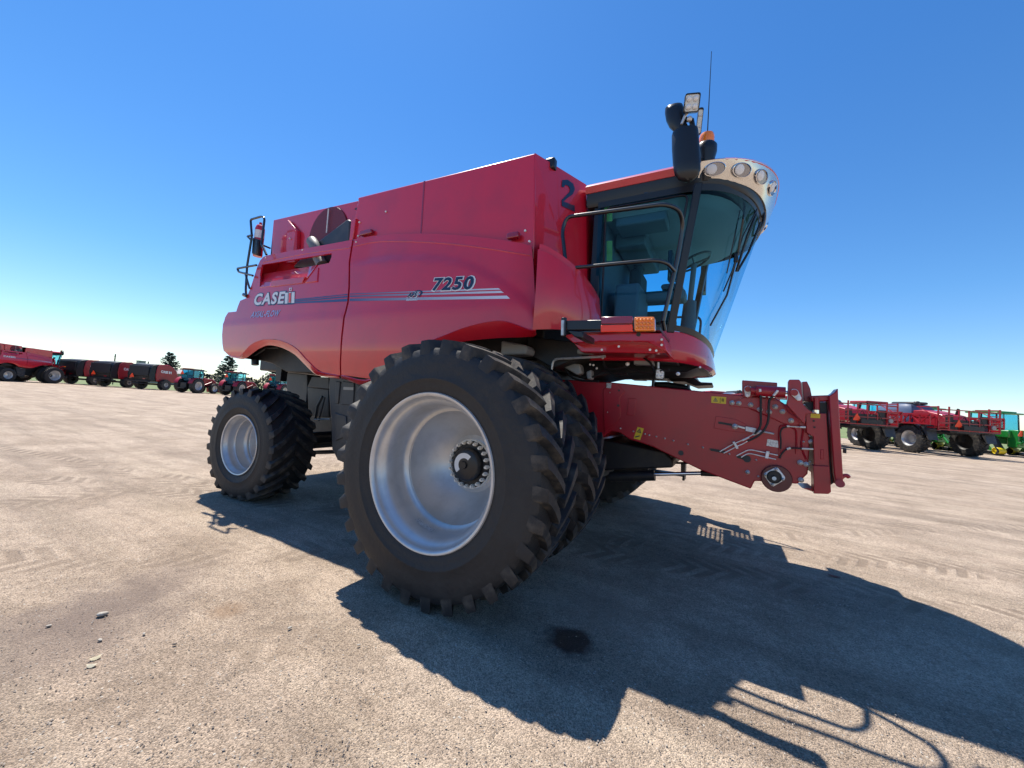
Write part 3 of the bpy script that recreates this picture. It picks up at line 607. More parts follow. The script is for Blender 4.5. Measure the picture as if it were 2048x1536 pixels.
# pillars
def strip(name, i, t0=0, t1=1, wd=.035, m='black', out=.01):
    a, b = gl(i, t0), gl(i, t1); dx = (gl(min(i+1, npl-1), .5)-gl(max(i-1, 0), .5)).normalized(); n = dx.cross(Vector((0, 0, 1)))
    n = n if (n.y < 0) == (a.y < 0) else -n
    MB().prism([a-dx*wd+n*out, a+dx*wd+n*out, b+dx*wd+n*out, b-dx*wd+n*out], -n*.06).build(name, M[m], cab, bevel=.008)
for i in (4, npl-5): strip('cab_pillar', i, -.02, 1.02, .034)
for s in (-1, 1):
    MB().box(.60, .70, s*.90-.04, s*.90+.04, 2.25, 3.62).build('rear_cab_pillar', M['black'], cab, bevel=.01)
def frame_band(name, t0, t1, i0, i1, m='black', out=.006):
    c0 = Vector((1.0, 0, 0)); r0 = [gl(i, t0) for i in range(i0, i1+1)]; r1 = [gl(i, t1) for i in range(i0, i1+1)]
    def o(v): d = Vector((v.x-1.0, v.y, 0)).normalized(); return v+d*out
    MB().loft([[o(v) for v in r0], [o(v) for v in r1]], False).build(name, M[m], cab, 50, solid=.012)
frame_band('glass_border', -.005, .035, 0, npl-1); frame_band('glass_border', .965, 1.01, 0, npl-1)
# door frame inside the near window
MB().tube(rounded([gl(0, .05)+Vector((.08, -.004, 0)), gl(0, .95)+Vector((.08, -.004, 0)), gl(4, .95)+Vector((-.07, -.004, 0)), gl(4, .05)+Vector((-.07, -.004, 0))], .06, closed=True)+[rounded([gl(0, .05)+Vector((.08, -.004, 0)), gl(0, .95)+Vector((.08, -.004, 0)), gl(4, .95)+Vector((-.07, -.004, 0)), gl(4, .05)+Vector((-.07, -.004, 0))], .06, closed=True)[0]], .012, 6).build('door_seal', M['black'], cab, 60)
# roof: dark lower fairing, chrome lamp band, red cap
dk = MB().loft([plan(.56, 1.45, 2.08, .93, 3.56, 14, zf=3.47), plan(.54, 1.47, 2.13, .96, 3.565, 14, zf=3.49), plan(.53, 1.48, 2.15, .975, 3.60, 14, zf=3.55), plan(.53, 1.46, 2.16, .985, 3.76, 14, zf=3.80)], True, True).build('roof_fairing', M['black'], cab, 40)
rt = MB().loft([plan(.52, 1.50, 2.23, .99, 3.705, 14, zf=3.85), plan(.52, 1.50, 2.265, 1.015, 3.765, 14, zf=3.85), plan(.53, 1.49, 2.26, .985, 3.80, 14, zf=3.875), plan(.56, 1.47, 2.21, .92, 3.83, 14, zf=3.895), plan(.65, 1.40, 1.9, .6, 3.87, 14, zf=3.91), plan(.8, 1.2, 1.5, .2, 3.88, 14, zf=3.9)], True, True).build('roof', M['red'], cab, 50)
band_lo = plan(.6, 1.48, 2.165, .965, 3.615, 20, zf=3.56); band_hi = plan(.6, 1.50, 2.262, 1.018, 3.772, 20, zf=3.86)
i0 = 3; i1 = len(band_lo)-4
cb = MB().loft([[band_lo[i].lerp(band_hi[i], t)+Vector((.012*math.sin(t*math.pi), 0, 0)) for i in range(i0, i1+1)] for t in np.linspace(0, 1, 6)], False).build('lamp_band', M['band'], cab, 50, solid=.012)
for j, ii in enumerate((5, 9, 13, 17, len(band_lo)-18, len(band_lo)-14, len(band_lo)-10, len(band_lo)-6)):
    c = band_lo[ii].lerp(band_hi[ii], .52); d1 = (band_lo[ii+1]-band_lo[ii-1]).normalized(); up = (band_hi[ii]-band_lo[ii]).normalized(); n = d1.cross(up).normalized()
    if n.dot(Vector((c.x-1, c.y, 0))) < 0: n = -n
    ra, rb = .088, .058
    rim_ = MB(); seg = 28
    def ell(s, o): return [c+d1*(ra*s*math.cos(2*math.pi*k/seg))+up*(rb*s*math.sin(2*math.pi*k/seg))+n*o for k in range(seg)]
    lamp = rim_.loft([ell(1.06, .008), ell(1.03, .022), ell(.96, .024), ell(.92, .014)]).build('roof_lamp', M['chrome'], cab, 50)
    MB().loft([ell(.92, .015), ell(.55, .0148), ell(.02, .0146)], True, True).build('lamp_reflector', mat('lamp_dish', (.30, .30, .32), .2, .8) if j == 0 else bpy.data.materials['lamp_dish'], cab, 50)
    cc = c+n*.02-d1*.025
    MB().lathe([(0, .045), (.008, .04), (.014, .02), (.015, .0)], seg=16, axis='Z').build('tmp', M['white'])  # placed below
    o = bpy.data.objects['tmp']; o.name = 'lamp_bulb'; o.parent = cab; o.location = cc; o.rotation_euler = n.to_track_quat('Z', 'Y').to_euler()
# interior
MB().loft([plan(.66, 1.38, 2.0, .93, 3.535, 8, zf=3.48), plan(.66, 1.35, 1.9, .85, 3.46, 8, zf=3.42)], True, True).build('headliner', M['headliner'], cab, 40)
MB().box(.80, 1.30, -.85, -.55, 3.37, 3.47).box(.72, 1.05, -.5, .5, 3.30, 3.47).box(1.15, 1.28, .5, .62, 3.2, 3.47).build('overhead_console', M['interior'], cab, bevel=.02)
MB().box(.655, .70, -.88, .88, 2.25, 3.5).build('rear_wall', M['interior'], cab, bevel=.01)
seat = MB().box(.84, 1.30, -.05, .47, 2.52, 2.68).box(.78, .92, -.03, .45, 2.62, 3.22).box(.80, .90, .08, .34, 3.22, 3.42).box(.9, 1.22, .05, .37, 2.25, 2.5).build('seat', M['fabric'], cab, bevel=.05, bseg=3)
MB().box(.80, 1.05, -.70, -.15, 2.30, 2.82).box(.9, 1.45, -.30, -.08, 2.72, 2.84).box(1.2, 1.42, -.34, -.1, 2.84, 2.90).build('armrest_console', M['interior'], cab, bevel=.03)
MB().box(1.30, 1.34, -.62, -.36, 2.95, 3.15).tube([(1.32, -.45, 2.95), (1.3, -.3, 2.8)], .015).build('monitor', M['black'], cab, bevel=.012)
pa = P(*C3(1255, 850), Y=.1); pb = P(*C3(1275, 560), Y=.05)
sw = P(*C3(1300, 490), Y=.1)
col = MB().tube([Vector((pa.x, .1, 2.15)), Vector((pa.x, .1, 2.45)), Vector((pb.x+.0, .1, 2.80))], [.10, .085, .07], 10).tube([Vector((pb.x, .1, 2.8)), sw], .03, 10).build('steering_column', M['interior'], cab, 50)
wq = Vector((-.45, 0, 1)).normalized().to_track_quat('Z', 'Y').to_matrix(); ring = [sw+wq @ Vector((.19*math.cos(2*math.pi*k/24), .19*math.sin(2*math.pi*k/24), .02)) for k in range(25)]
swm = MB().tube(ring, .014, 8, False)
for a in (0, 2.1, 4.2): swm.tube([sw, sw+wq @ Vector((.19*math.cos(a), .19*math.sin(a), .02))], .013, 6)
swm.build('steering_wheel', M['black'], cab, 60)
# wipers on the windscreen
def ghit(px, py, off=.03):
    o = Vector(CAMP); v = Vector(CD + CR*(px-1024)/FPX - CU*(py-768)/FPX); best = None
    from mathutils.geometry import intersect_ray_tri as irt
    for i in range(4, npl-5):
        a, b, c, d = gl(i, 0), gl(i+1, 0), gl(i+1, 1), gl(i, 1)
        for tri in ((a, b, c), (a, c, d)):
            h = irt(*tri, v, o, True)
            if h and (best is None or (h-o).length < (best[0]-o).length):
                n = (tri[1]-tri[0]).cross(tri[2]-tri[0]).normalized(); n = -n if n.dot(v) > 0 else n; best = (h, n)
    return best[0]+best[1]*off if best else P(px, py, Y=-.33)
for pts, r_ in (([C2(1720, 900), C2(1690, 1010), C2(1630, 1160), C2(1548, 1425)], .012), ([C2(1645, 840), C2(1600, 1040), C2(1560, 1300), C2(1480, 1600), C3(1400, 960)], .009), ([C2(1705, 960), C2(1600, 1160), C2(1520, 1420), C3(1500, 700)], .007), ([C2(1755, 1060), C2(1640, 1280), C2(1560, 1420)], .012), ([C2(1630, 830), C2(1540, 1160), C2(1480, 1440)], .006)):
    MB().tube([ghit(*p) for p in pts], r_, 6).build('wiper', M['black'], cab)
MB().tube(rounded([P(*C2(1720, 860), Y=-.2), P(*C2(1775, 900), Y=-.25), P(*C2(1780, 1060), Y=-.25), P(*C2(1710, 1165), Y=-.25)], .1), .014, 8).build('visor_grab_bar', M['black'], cab)
q_ = ghit(*C2(1555, 1325), .02); MB().box(q_.x-.02, q_.x+.02, q_.y-.02, q_.y+.02, q_.z-.045, q_.z+.045).build('wiper_nozzle', M['black'], cab, bevel=.01)
# reversed number sticker and small sticker at the top of the glass
def glpx(px, py, off=.006):
    # intersect with the near side glass plane
    a, b, c = gl(0, 0), gl(4, 0), gl(4, 1); n = (b-a).cross(c-a).normalized(); n = n if n.y < 0 else -n
    v = Vector(CD + CR*(px-1024)/FPX - CU*(py-768)/FPX); o = Vector(CAMP); return o+v*((a+n*off-o).dot(n)/v.dot(n))
def gtext(body, pa_, pb_, hpx, m, name, bold=.03):
    cu = bpy.data.curves.new(name, 'FONT'); cu.body = body; cu.offset = bold; to = bpy.data.objects.new('t', cu); scene.collection.objects.link(to); bpy.context.view_layer.update()
    me = bpy.data.meshes.new_from_object(to.evaluated_get(bpy.context.evaluated_depsgraph_get())); bpy.data.objects.remove(to)
    xs = [v.co.x for v in me.vertices]; ys = [v.co.y for v in me.vertices]; x0, x1, y0, y1 = min(xs), max(xs), min(ys), max(ys)
    a, b = glpx(*pa_), glpx(*pb_); h = glpx(pa_[0], pa_[1]-hpx)-a
    for v in me.vertices:
        u = 1-(v.co.x-x0)/(x1-x0); w_ = (v.co.y-y0)/(y1-y0); v.co = a.lerp(b, u)+h*w_
    me.materials.append(m); o = bpy.data.objects.new(name, me); scene.collection.objects.link(o); o.parent = cab
gtext('2325', C2(885, 882), C2(1048, 868), 12, M['navy'], 'reversed_number')
for (x0, y0, x1, y1) in ((590, 900, 650, 1055), (608, 1200, 650, 1350)):
    MB().add([glpx(*C2(*p), off=-.03) for p in ((x0, y0), (x1, y0-4), (x1, y1-4), (x0, y1))], [(0, 1, 2, 3)]).build('window_sticker', mat('green_sticker', (.30, .42, .10), .5) if 'green_sticker' not in bpy.data.materials else bpy.data.materials['green_sticker'], cab)

# ---- mirror, work lamps, beacon, antenna
MY = -1.28
def mp_(x, y, yy=MY): return P(*C2(x, y), Y=yy)
mb1 = MB(); rings = []
for (cx, cy, rx) in ((1190, 375, 92), (1190, 395, 98), (1195, 500, 102), (1203, 620, 103), (1210, 690, 97), (1214, 730, 72), (1216, 755, 30)):
    c = mp_(cx, cy); wx = (mp_(cx+rx, cy)-c).length; rings.append([c+Vector((wx*math.cos(a)*.98, .55*wx*math.sin(a)-.04*0, 0)) for a in np.linspace(0, 2*math.pi, 20, endpoint=False)])
mir = mb1.loft(rings, True, True).build('mirror', M['black'], combine, 50)
rings = []
for (cx, cy, rx) in ((1105, 192, 40), (1108, 200, 62), (1112, 230, 68), (1120, 290, 66), (1140, 340, 62), (1165, 372, 55)):
    c = mp_(cx, cy); wx = (mp_(cx+rx, cy)-c).length; rings.append([c+Vector((wx*math.cos(a), .6*wx*math.sin(a), 0)) for a in np.linspace(0, 2*math.pi, 18, endpoint=False)])
MB().loft(rings, True, True).build('mirror_head', M['black'], mir, 50)
MB().tube([mp_(1165, 290), mp_(1240, 300), mp_(1262, 420), mp_(1275, 560)], .022).tube([mp_(1255, 420), P(*C2(1300, 640), Y=-.95)], .03).build('mirror_arm', M['black'], mir)
MB().tube([mp_(1215, 240, MY-.04), mp_(1190, 270, MY-.04), mp_(1165, 330, MY-.04)], .012).sphere(mp_(1225, 290, MY-.05), .022).build('lamp_bracket', M['steel'], mir)
def worklamp(cx, cy, w_, h_, y, name='work_lamp', tilt=0., nled=4, parent=combine, C=C2, s=1.0):
    c = P(*C(cx, cy), Y=y); t = Vector(CAMP)-c; t.z *= .5; t = (t.normalized()+Vector((1.0, 0, 0))*.2).normalized(); q = t.to_track_quat('Z', 'Y').to_matrix()
    ww = (P(*C(cx+w_/2, cy), Y=y)-c).length; hh = (P(*C(cx, cy+h_/2), Y=y)-c).length
    def pt(a, b, d): return c+q @ Vector((a, b, d))
    L_ = MB()
    o1 = rounded([pt(-ww, -hh, 0), pt(ww, -hh, 0), pt(ww, hh, 0), pt(-ww, hh, 0)], .02, closed=True); n = q @ Vector((0, 0, 1))
    body = L_.loft([[p-n*.05*s+(c-p)*.25 for p in o1], [p-n*.02*s for p in o1], [p+n*.012 for p in o1], [p+(c-p)*.1+n*.014 for p in o1], [p+(c-p)*.13+n*.004 for p in o1]], True, True).build(name, M['black'], parent, 40)
    MB().add([p+(c-p)*.13+n*.0045 for p in o1], [tuple(range(len(o1)))]).build('lamp_reflector', mat('led_dish', (.55, .55, .56), .3, .6) if 'led_dish' not in bpy.data.materials else bpy.data.materials['led_dish'], body)
    for a in (-.42, .42):
        for b in (-.42, .42):
            m_ = MB(); cc = pt(a*ww, b*hh, .006); rr = min(ww, hh)*.38
            m_.sphere(cc, rr, 12, 6, (1, 1, 1)); o = m_.build('led', M['white'], body, 60)
    return body
worklamp(1243, 172, 112, 118, -1.36)
worklamp(1300, 310, 38, 170, -1.1, nled=2)
bc = P(*C2(1350, 500), Y=-.92)
bb = MB().lathe([(-.34, .05), (-.30, .07), (-.12, .075), (-.06, .09), (.0, .09), (.02, .075)], c=bc, axis='Z', seg=24).build('beacon', M['black'], combine, 50)
MB().lathe([(.02, .06), (.035, .066), (.06, .064), (.075, .066), (.10, .062), (.115, .058), (.125, .03), (.125, 0.)], c=bc, axis='Z', seg=24).build('beacon_lens', M['amber'], bb, 40)
a0_ = P(1414, 285, Y=-.75); a1_ = P(1423, 103, Y=-.75)
MB().tube([a0_-Vector((0, 0, .2)), a0_, a1_], [.008, .006, .003], 6).build('antenna', M['black'], combine)
# ---- handrails (fixed to the folding side platform)
HY = -1.5
def h3(x, y, yy=HY): return P(*C3(x, y), Y=yy)
hr = MB().tube(rounded([h3(362, 930), h3(285, 235), h3(320, 130), h3(1075, 32), h3(1185, 70, -1.42), h3(1215, 180, -1.30), h3(1180, 420, -1.27), h3(1060, 930, -1.25)], .15, 7), .0175, 10)
hr.tube(rounded([h3(325, 525), h3(1000, 462), h3(1090, 482, -1.42), h3(1148, 545, -1.27)], .10, 6), .0165, 10)
hr.tube([h3(1060, 930, -1.25), P(*C3(1075, 1000), Y=-1.2)], .0175).build('handrail', M['blackm'], combine, 60)
# ---- swing-out warning light bar
LY = -1.95
def l3(x, y, yy=LY): return P(*C3(x, y), Y=yy)
arm = MB().prism([l3(318, 925), l3(590, 925), l3(590, 995), l3(318, 1000)], (0, .06, 0)); arm.tube([l3(300, 905), l3(297, 1045)], .022, 12).prism([l3(320, 1000), l3(445, 1010), l3(445, 1060), l3(380, 1050)], (0, .3, 0))
arm.prism([l3(590, 925), l3(990, 925), l3(990, 990), l3(590, 990)], (0, .05, 0)); lb = arm.build('light_bar', M['black'], combine, bevel=.006)
MB().tube([l3(290, 925, LY-.03), l3(288, 1040, LY-.03)], .012).build('hinge_pin', M['steel'], lb)
MB().prism([l3(585, 897, LY-.01), l3(826, 892, LY-.01), l3(826, 948, LY-.01), l3(585, 952, LY-.01)], (0, .02, 0)).build('dark_reflector', M['darklens'], lb, bevel=.004)
MB().prism([l3(582, 960, LY-.01), l3(826, 954, LY-.01), l3(826, 1010, LY-.01), l3(580, 1014, LY-.01)], (0, .02, 0)).build('bright_reflector', M['orangered'], lb, bevel=.004)
pts = rounded([l3(836, 898, LY-.02), l3(995, 896, LY-.02), l3(997, 1002, LY-.02), l3(840, 1005, LY-.02)], .015, closed=True)
lampb = MB().prism(pts, (0, .05, 0)).build('turn_lamp', M['amber'], lb, bevel=.005)
for i in range(5):
    for j in range(3):
        c = l3(862+i*28, 922+j*29, LY-.022); MB().sphere(c, .011, 10, 6).build('lamp_dome', M['amber'], lampb, 60)
# ---- platform tub under the cab
pf = MB().prism([l3(300, 1040, -1.45), l3(445, 1004, -1.45), l3(1050, 1020, -1.45), l3(1095, 1170, -1.45), l3(940, 1090, -1.45), l3(720, 1085, -1.45), l3(370, 1098, -1.45)], (0, .55, 0)).build('platform_skirt', M['red'], combine, bevel=.008)
MB().prism([l3(375, 1099, -1.30), l3(935, 1090, -1.30), l3(1085, 1172, -1.30), l3(1000, 1178, -1.30), l3(430, 1168, -1.30)], (0, .4, 0)).build('platform_base', M['red'], combine, bevel=.008)
MB().box(h3(400, 1000).x, h3(1040, 1000).x, -1.52, -.92, h3(700, 1004).z-.01, h3(700, 1004).z+.015).build('platform_floor', M['blackm'], combine)
for p in ((1050, 1072), (1050, 1113), (590, 1150), (960, 1150), (1008, 1157), (720, 1125)):
    MB().cyl(l3(*p, -1.47), l3(*p, -1.44), .010, 8).build('bolt', M['zinc'], pf)
MB().cyl(l3(872, 1032, -1.455), l3(872, 1032, -1.44), .018, 14).build('grommet', M['black'], pf)
# ---- clutter under the cab
def c7(x, y, yy): return P(*C7(x, y), Y=yy)
und = MB()
und.prism([c7(480, 320, -.85), c7(1900, 330, -.5), c7(1880, 400, -.5), c7(1700, 470, -.5), c7(1000, 490, -.85), c7(760, 540, -.85), c7(470, 450, -.85)], (0, .7, 0))
und.prism([c7(250, 150, -1.15), c7(700, 200, -1.15), c7(760, 330, -1.15), c7(480, 440, -1.15), c7(240, 300, -1.15)], (0, .9, 0))
und.build('underfloor_frame', M['chassis'], combine, bevel=.01)
MB().tube(rounded([c7(466, 470, -1.2), c7(486, 356, -1.2), c7(960, 332, -1.2)], .05), .012).build('coolant_pipe', M['steel'], combine)
MB().prism([c7(560, 420, -1.0), c7(620, 385, -1.0), c7(725, 400, -1.0), c7(740, 480, -1.0), c7(700, 500, -1.0)], (0, .12, 0)).prism([c7(780, 470, -.95), c7(830, 450, -.95), c7(830, 540, -.95), c7(790, 540, -.95)], (0, .1, 0)).build('reservoir', M['grey'], combine, bevel=.015)
MB().prism([c7(10, 185, -1.35), c7(230, 225, -1.35), c7(245, 260, -1.35), c7(235, 310, -1.35), c7(0, 320, -1.35)], (0, .2, 0)).build('side_reservoir', M['grey'], combine, bevel=.02)
MB().prism([c7(1215, 362, -.9), c7(1390, 368, -.9), c7(1400, 412, -.9), c7(1215, 405, -.9)], (0, .1, 0)).prism([c7(700, 265, -1.2), c7(760, 270, -1.2), c7(840, 310, -1.2), c7(700, 305, -1.2)], (0, .08, 0)).build('bracket_plate', M['grey'], combine, bevel=.008)
MB().prism([c7(1375, 320, -.8), c7(1610, 365, -.8), c7(1620, 395, -.8), c7(1400, 385, -.8)], (0, .3, 0)).prism([c7(1620, 370, -.6), c7(1800, 385, -.6), c7(1790, 410, -.6), c7(1620, 400, -.6)], (0, .25, 0)).build('skid_bracket', M['shield'], combine, bevel=.01)
for pts in ([(590, 350), (600, 450), (690, 540), (900, 560)], [(940, 370), (960, 430), (1010, 445), (1120, 430), (1180, 395)], [(1285, 270), (1310, 340), (1370, 390), (1400, 460)], [(840, 520), (960, 470), (1050, 500), (1160, 495)], [(500, 250), (560, 300), (640, 290), (700, 250)], [(380, 210), (450, 240), (560, 200)], [(1180, 440), (1300, 480), (1420, 470), (1540, 455)]):
    MB().tube(spline([c7(x, y, -.98) for x, y in pts], 6), .012, 6).build('under_hose', M['hose'], combine, 60)
for x, y, r_ in ((1160, 400, .02), (595, 350, .012), (820, 405, .012), (850, 410, .012), (880, 440, .012), (935, 345, .012), (450, 238, .012), (1620, 490, .018), (1820, 430, .01), (1370, 272, .012), (1425, 278, .012)):
    MB().sphere(c7(x, y, -1.0), r_, 8, 6).build('bolt', M['zinc'], combine)
worklamp(1455, 492, 84, 92, -.98, C=C7)
MB().tube([c7(1440, 385, -.98), c7(1440, 440, -.98)], .01).build('lamp_stem', M['steel'], combine)
MB().prism([c7(1490, 480, .9), c7(1720, 500, .9), c7(1830, 565, .9), c7(1935, 570, .9), c7(1930, 592, .9), c7(1780, 600, .9), c7(1680, 560, .9), c7(1560, 560, .9)], (0, .6, 0)).build('ladder_platform', M['chassis'], combine, bevel=.01)
MB().prism([c7(1395, 560, .2), c7(1520, 560, .2), c7(1700, 590, .2), c7(1735, 640, .2), c7(1400, 620, .2)], (0, .4, 0)).build('gearbox', M['chassis'], combine, bevel=.03)
# left-hand ladder with perforated landing (its shadow falls on the ground in front)
lad = MB()
for k in range(4): lad.box(.85, 1.35, 1.75+.05*k, 1.95+.05*k, .55+.4*k, .58+.4*k)
lad.box(.55, 1.5, .98, 1.06, 1.99, 2.03).box(.55, .74, .6, 1.8, 1.99, 2.028).box(1.40, 1.50, .5, 1.8, 1.99, 2.029).box(1.06, 1.12, .5, 1.8, 1.99, 2.031)
for i in range(13): lad.box(.74+.055*i, .762+.055*i, .55, 1.8, 2.0, 2.01)
for j in range(23): lad.box(.74, 1.45, .55+.055*j, .572+.055*j, 2.0, 2.012)
lad.box(.83, .86, 1.72, 1.98, .5, 2.0).box(1.34, 1.37, 1.72, 1.98, .5, 2.0)
lad.build('ladder', M['chassis'], combine)
MB().tube(rounded([(1.45, 1.72, 2.0), (1.5, 1.72, 3.0), (.8, 1.72, 3.0), (.75, 1.72, 2.0)], .12), .018).build('ladder_rail', M['blackm'], combine, 60)
# left mirror
MB().box(1.50, 1.57, 1.1, 1.3, 3.2, 3.7).tube([(1.5, .9, 3.7), (1.53, 1.2, 3.85), (1.53, 1.2, 3.6)], .02).build('mirror', M['black'], combine, bevel=.03)

# ================================================================== FEEDER HOUSE
FY = -.69
def f4(x, y, o=0.): return P(*C4(x, y), Y=FY-o)
def e4(x, y, o=0.): return P(*E4(x, y), Y=FY-o)
fh = MB().prism([f4(*p) for p in [(60, 185), (400, 205), (1215, 285), (1420, 300), (1510, 360), (1612, 460), (1640, 560), (1625, 780), (1560, 845), (1430, 832), (1290, 826), (1266, 876), (950, 757), (640, 607), (500, 562), (440, 520), (385, 510), (330, 552), (200, 560), (60, 420)]], (0, 1.38, 0)).build('feeder_house', M['feeder'], combine, bevel=.01)
def fplate(name, pts, o, th, m='feeder', bev=.004, fn=f4, par=None, back=0.):
    return MB().prism([fn(*p, o) for p in pts], (0, th, 0)).build(name, M[m], par or fh, bevel=bev)
fplate('cover_plate', [(380, 208), (425, 212), (470, 262), (440, 300), (445, 420), (405, 470), (345, 520), (340, 480), (335, 250)], .012, .012)
fplate('pad_plate', [(495, 303), (548, 309), (538, 345), (536, 416), (482, 408), (490, 350)], .008, .008, 'orangered' if 0 else 'feeder')
fplate('pivot_plate', [(370, 455), (620, 480), (700, 510), (880, 590), (1060, 680), (1230, 700), (1300, 640), (1180, 570), (1120, 540), (1060, 440), (1000, 390), (760, 350), (560, 345), (430, 390)], .012, .012, fn=e4)
fplate('slide_plate', [(200, 582), (450, 622), (590, 690), (590, 800), (400, 775), (175, 735)], .006, .006, fn=e4)
fplate('slot', [(232, 650), (400, 680), (400, 706), (232, 680)], .010, .003, 'chassis', 0, e4)
fplate('adjuster_block', [(480, 700), (575, 725), (575, 752), (480, 725)], .03, .02, 'steel', .003, e4); fplate('adjuster_block', [(577, 712), (715, 738), (690, 795), (575, 772)], .045, .04, 'zinc', .004, e4)
MB().tube([e4(715, 765, .03), e4(935, 808, .03)], .008).build('adjuster_rod', M['steel'], fh)
fplate('hinge_bracket', [(535, 128), (978, 160), (975, 330), (660, 330), (640, 352), (560, 352), (535, 300)], .03, .10, fn=e4)
MB().tube([e4(705, 262, .10), e4(1076, 285, .10)], .046, 20).tube([e4(705, 262, .10), e4(640, 258, .10)], .03).build('tilt_cylinder', M['feeder'], fh, 50)
MB().tube([e4(1070, 285, .10), e4(1150, 290, .10)], .015, 14).build('cylinder_rod', M['chrome'], fh)
fplate('tilt_arm', [(1510, 186), (1570, 186), (1582, 200), (1592, 340), (1622, 372), (1660, 396), (1612, 402), (1606, 470), (1492, 346), (1500, 300), (1502, 200)], .16, .05)
fplate('tilt_arm', [(1590, 200), (1620, 198), (1640, 240), (1650, 290), (1700, 300), (1690, 340), (1640, 330), (1600, 320)], -.05, .25)
for pts_ in ([(605, 200), (650, 215), (658, 250), (632, 330), (600, 348), (572, 330), (556, 250), (565, 212)],):
    fplate('pin_retainer', pts_, .055, .012, 'zinc', .003, e4)
fplate('pin_retainer', [(1165, 240), (1210, 240), (1240, 262), (1285, 352), (1275, 385), (1235, 388), (1160, 320), (1142, 280)], .185, .012, 'zinc', .003, e4)
for x, y, r_, o in ((605, 240, .024, .07), (597, 320, .011, .07), (1192, 286, .026, .2), (1248, 360, .011, .2)):
    MB().cyl(e4(x, y, o), e4(x, y, o-.02), r_, 18).build('pin', M['feeder'] if r_ > .02 else M['zinc'], fh)
washer = None
def wb(x, y, r_, o=.012, fn=f4):
    global washer
    c = fn(x, y, o)
    if washer is None:
        washer = MB().lathe([(-.004, .0), (-.004, .6), (.0, .62), (.0, 0.95), (.004, 1.), (.5, 1.)], seg=22)
        washer.tube([(0, -.01, 0), (0, -.0, 0)], .0)
        washer = MB().lathe([(-.008, 0), (-.008, .36), (-.006, .40), (-.006, .55), (-.003, .58), (-.001, .95), (.002, 1.), (.01, 1.)], seg=22).build('bolt_washer', M['zinc'], fh, 30); o_ = washer
    else:
        o_ = washer.copy(); scene.collection.objects.link(o_)
    o_.location = c; o_.scale = (r_, 1.6, r_)
for x, y in ((1147, 332), (1190, 336), (1265, 345), (1322, 375), (1382, 390), (1420, 358), (1465, 388), (1520, 445), (1578, 710), (1618, 722), (1583, 820)): wb(x, y, .021, .02)
wb(1165, 482, .024, .03); wb(1245, 770, .018); wb(1645, 578, .019)
for x, y in ((444, 494), (525, 513), (598, 530), (625, 536), (670, 546), (723, 558), (778, 572), (869, 595), (963, 615), (1130, 655), (1300, 693), (378, 268), (363, 392), (1313, 797), (1598, 578), (1638, 540), (1640, 705)): wb(x, y, .0085, .008)
# labels
def flabel(pts, m='yellow', fn=f4, o=.003): return MB().add([fn(*p, o) for p in pts], [tuple(range(len(pts)))]).build('warning_label' if m == 'yellow' else 'data_plate', M[m], fh)
def ftri(c, s, fn=f4, o=.005, rot=0.):
    ps = []
    for k in range(3):
        a = rot+math.pi/2+k*2.0944; ps.append((c[0]+s*math.cos(a), c[1]-s*math.sin(a)))
    qs = [(c[0]+(x-c[0])*.6, c[1]+(y-c[1])*.6) for x, y in ps]
    MB().add([fn(*p, o) for p in ps]+[fn(*p, o) for p in qs], [(0, 1, 4, 3), (1, 2, 5, 4), (2, 0, 3, 5)]).add([fn(c[0]-s*.12, c[1]-s*.3, o), fn(c[0]+s*.12, c[1]-s*.3, o), fn(c[0]+s*.08, c[1]+s*.3, o), fn(c[0]-s*.08, c[1]+s*.3, o)], [(0, 1, 2, 3)]).build('warning_symbol', M['navy'], fh)
flabel([(1018, 291), (1111, 297), (1109, 340), (1016, 332)]); ftri((1043, 316), 17); MB().add([f4(*p, .005) for p in [(1072, 300), (1076, 300), (1074, 334), (1070, 334)]], [(0, 1, 2, 3)]).add([f4(*p, .005) for p in [(1082, 305), (1098, 306), (1096, 326), (1080, 324)]], [(0, 1, 2, 3)]).build('warning_symbol', mat('label_ink', (.25, .17, .01), .5), fh)
flabel([(552, 484), (592, 495), (568, 568), (527, 557)]); ftri((562, 512), 18, rot=-.25); MB().add([f4(*p, .005) for p in [(536, 545), (566, 538), (564, 545), (538, 552)]], [(0, 1, 2, 3)]).build('warning_symbol', M['navy'], fh)
flabel([(1370, 561), (1448, 574), (1441, 616), (1364, 603)], 'silverlab')
flabel([(357, 207), (387, 210), (385, 241), (355, 238)], 'silverlab', o=.016)
# slots and holes
fplate('slot', rp_ := [(1003, 622), (1020, 620), (1100, 636), (1112, 645), (1100, 652), (1015, 636)], .004, .004, 'chassis', 0)
fplate('slot', [(1170, 662), (1190, 664), (1245, 680), (1262, 690), (1240, 698), (1180, 680)], .004, .004, 'chassis', 0)
for x, y, r_ in ((825, 649, .024), (1662, 447, .008), (1667, 487, .008), (435, 255, .010), (430, 350, .012)):
    MB().cyl(f4(x, y, .018 if x < 500 else .006 if x < 1000 else .055), f4(x, y, -.01), r_, 16).build('hole', M['chassis'], fh)
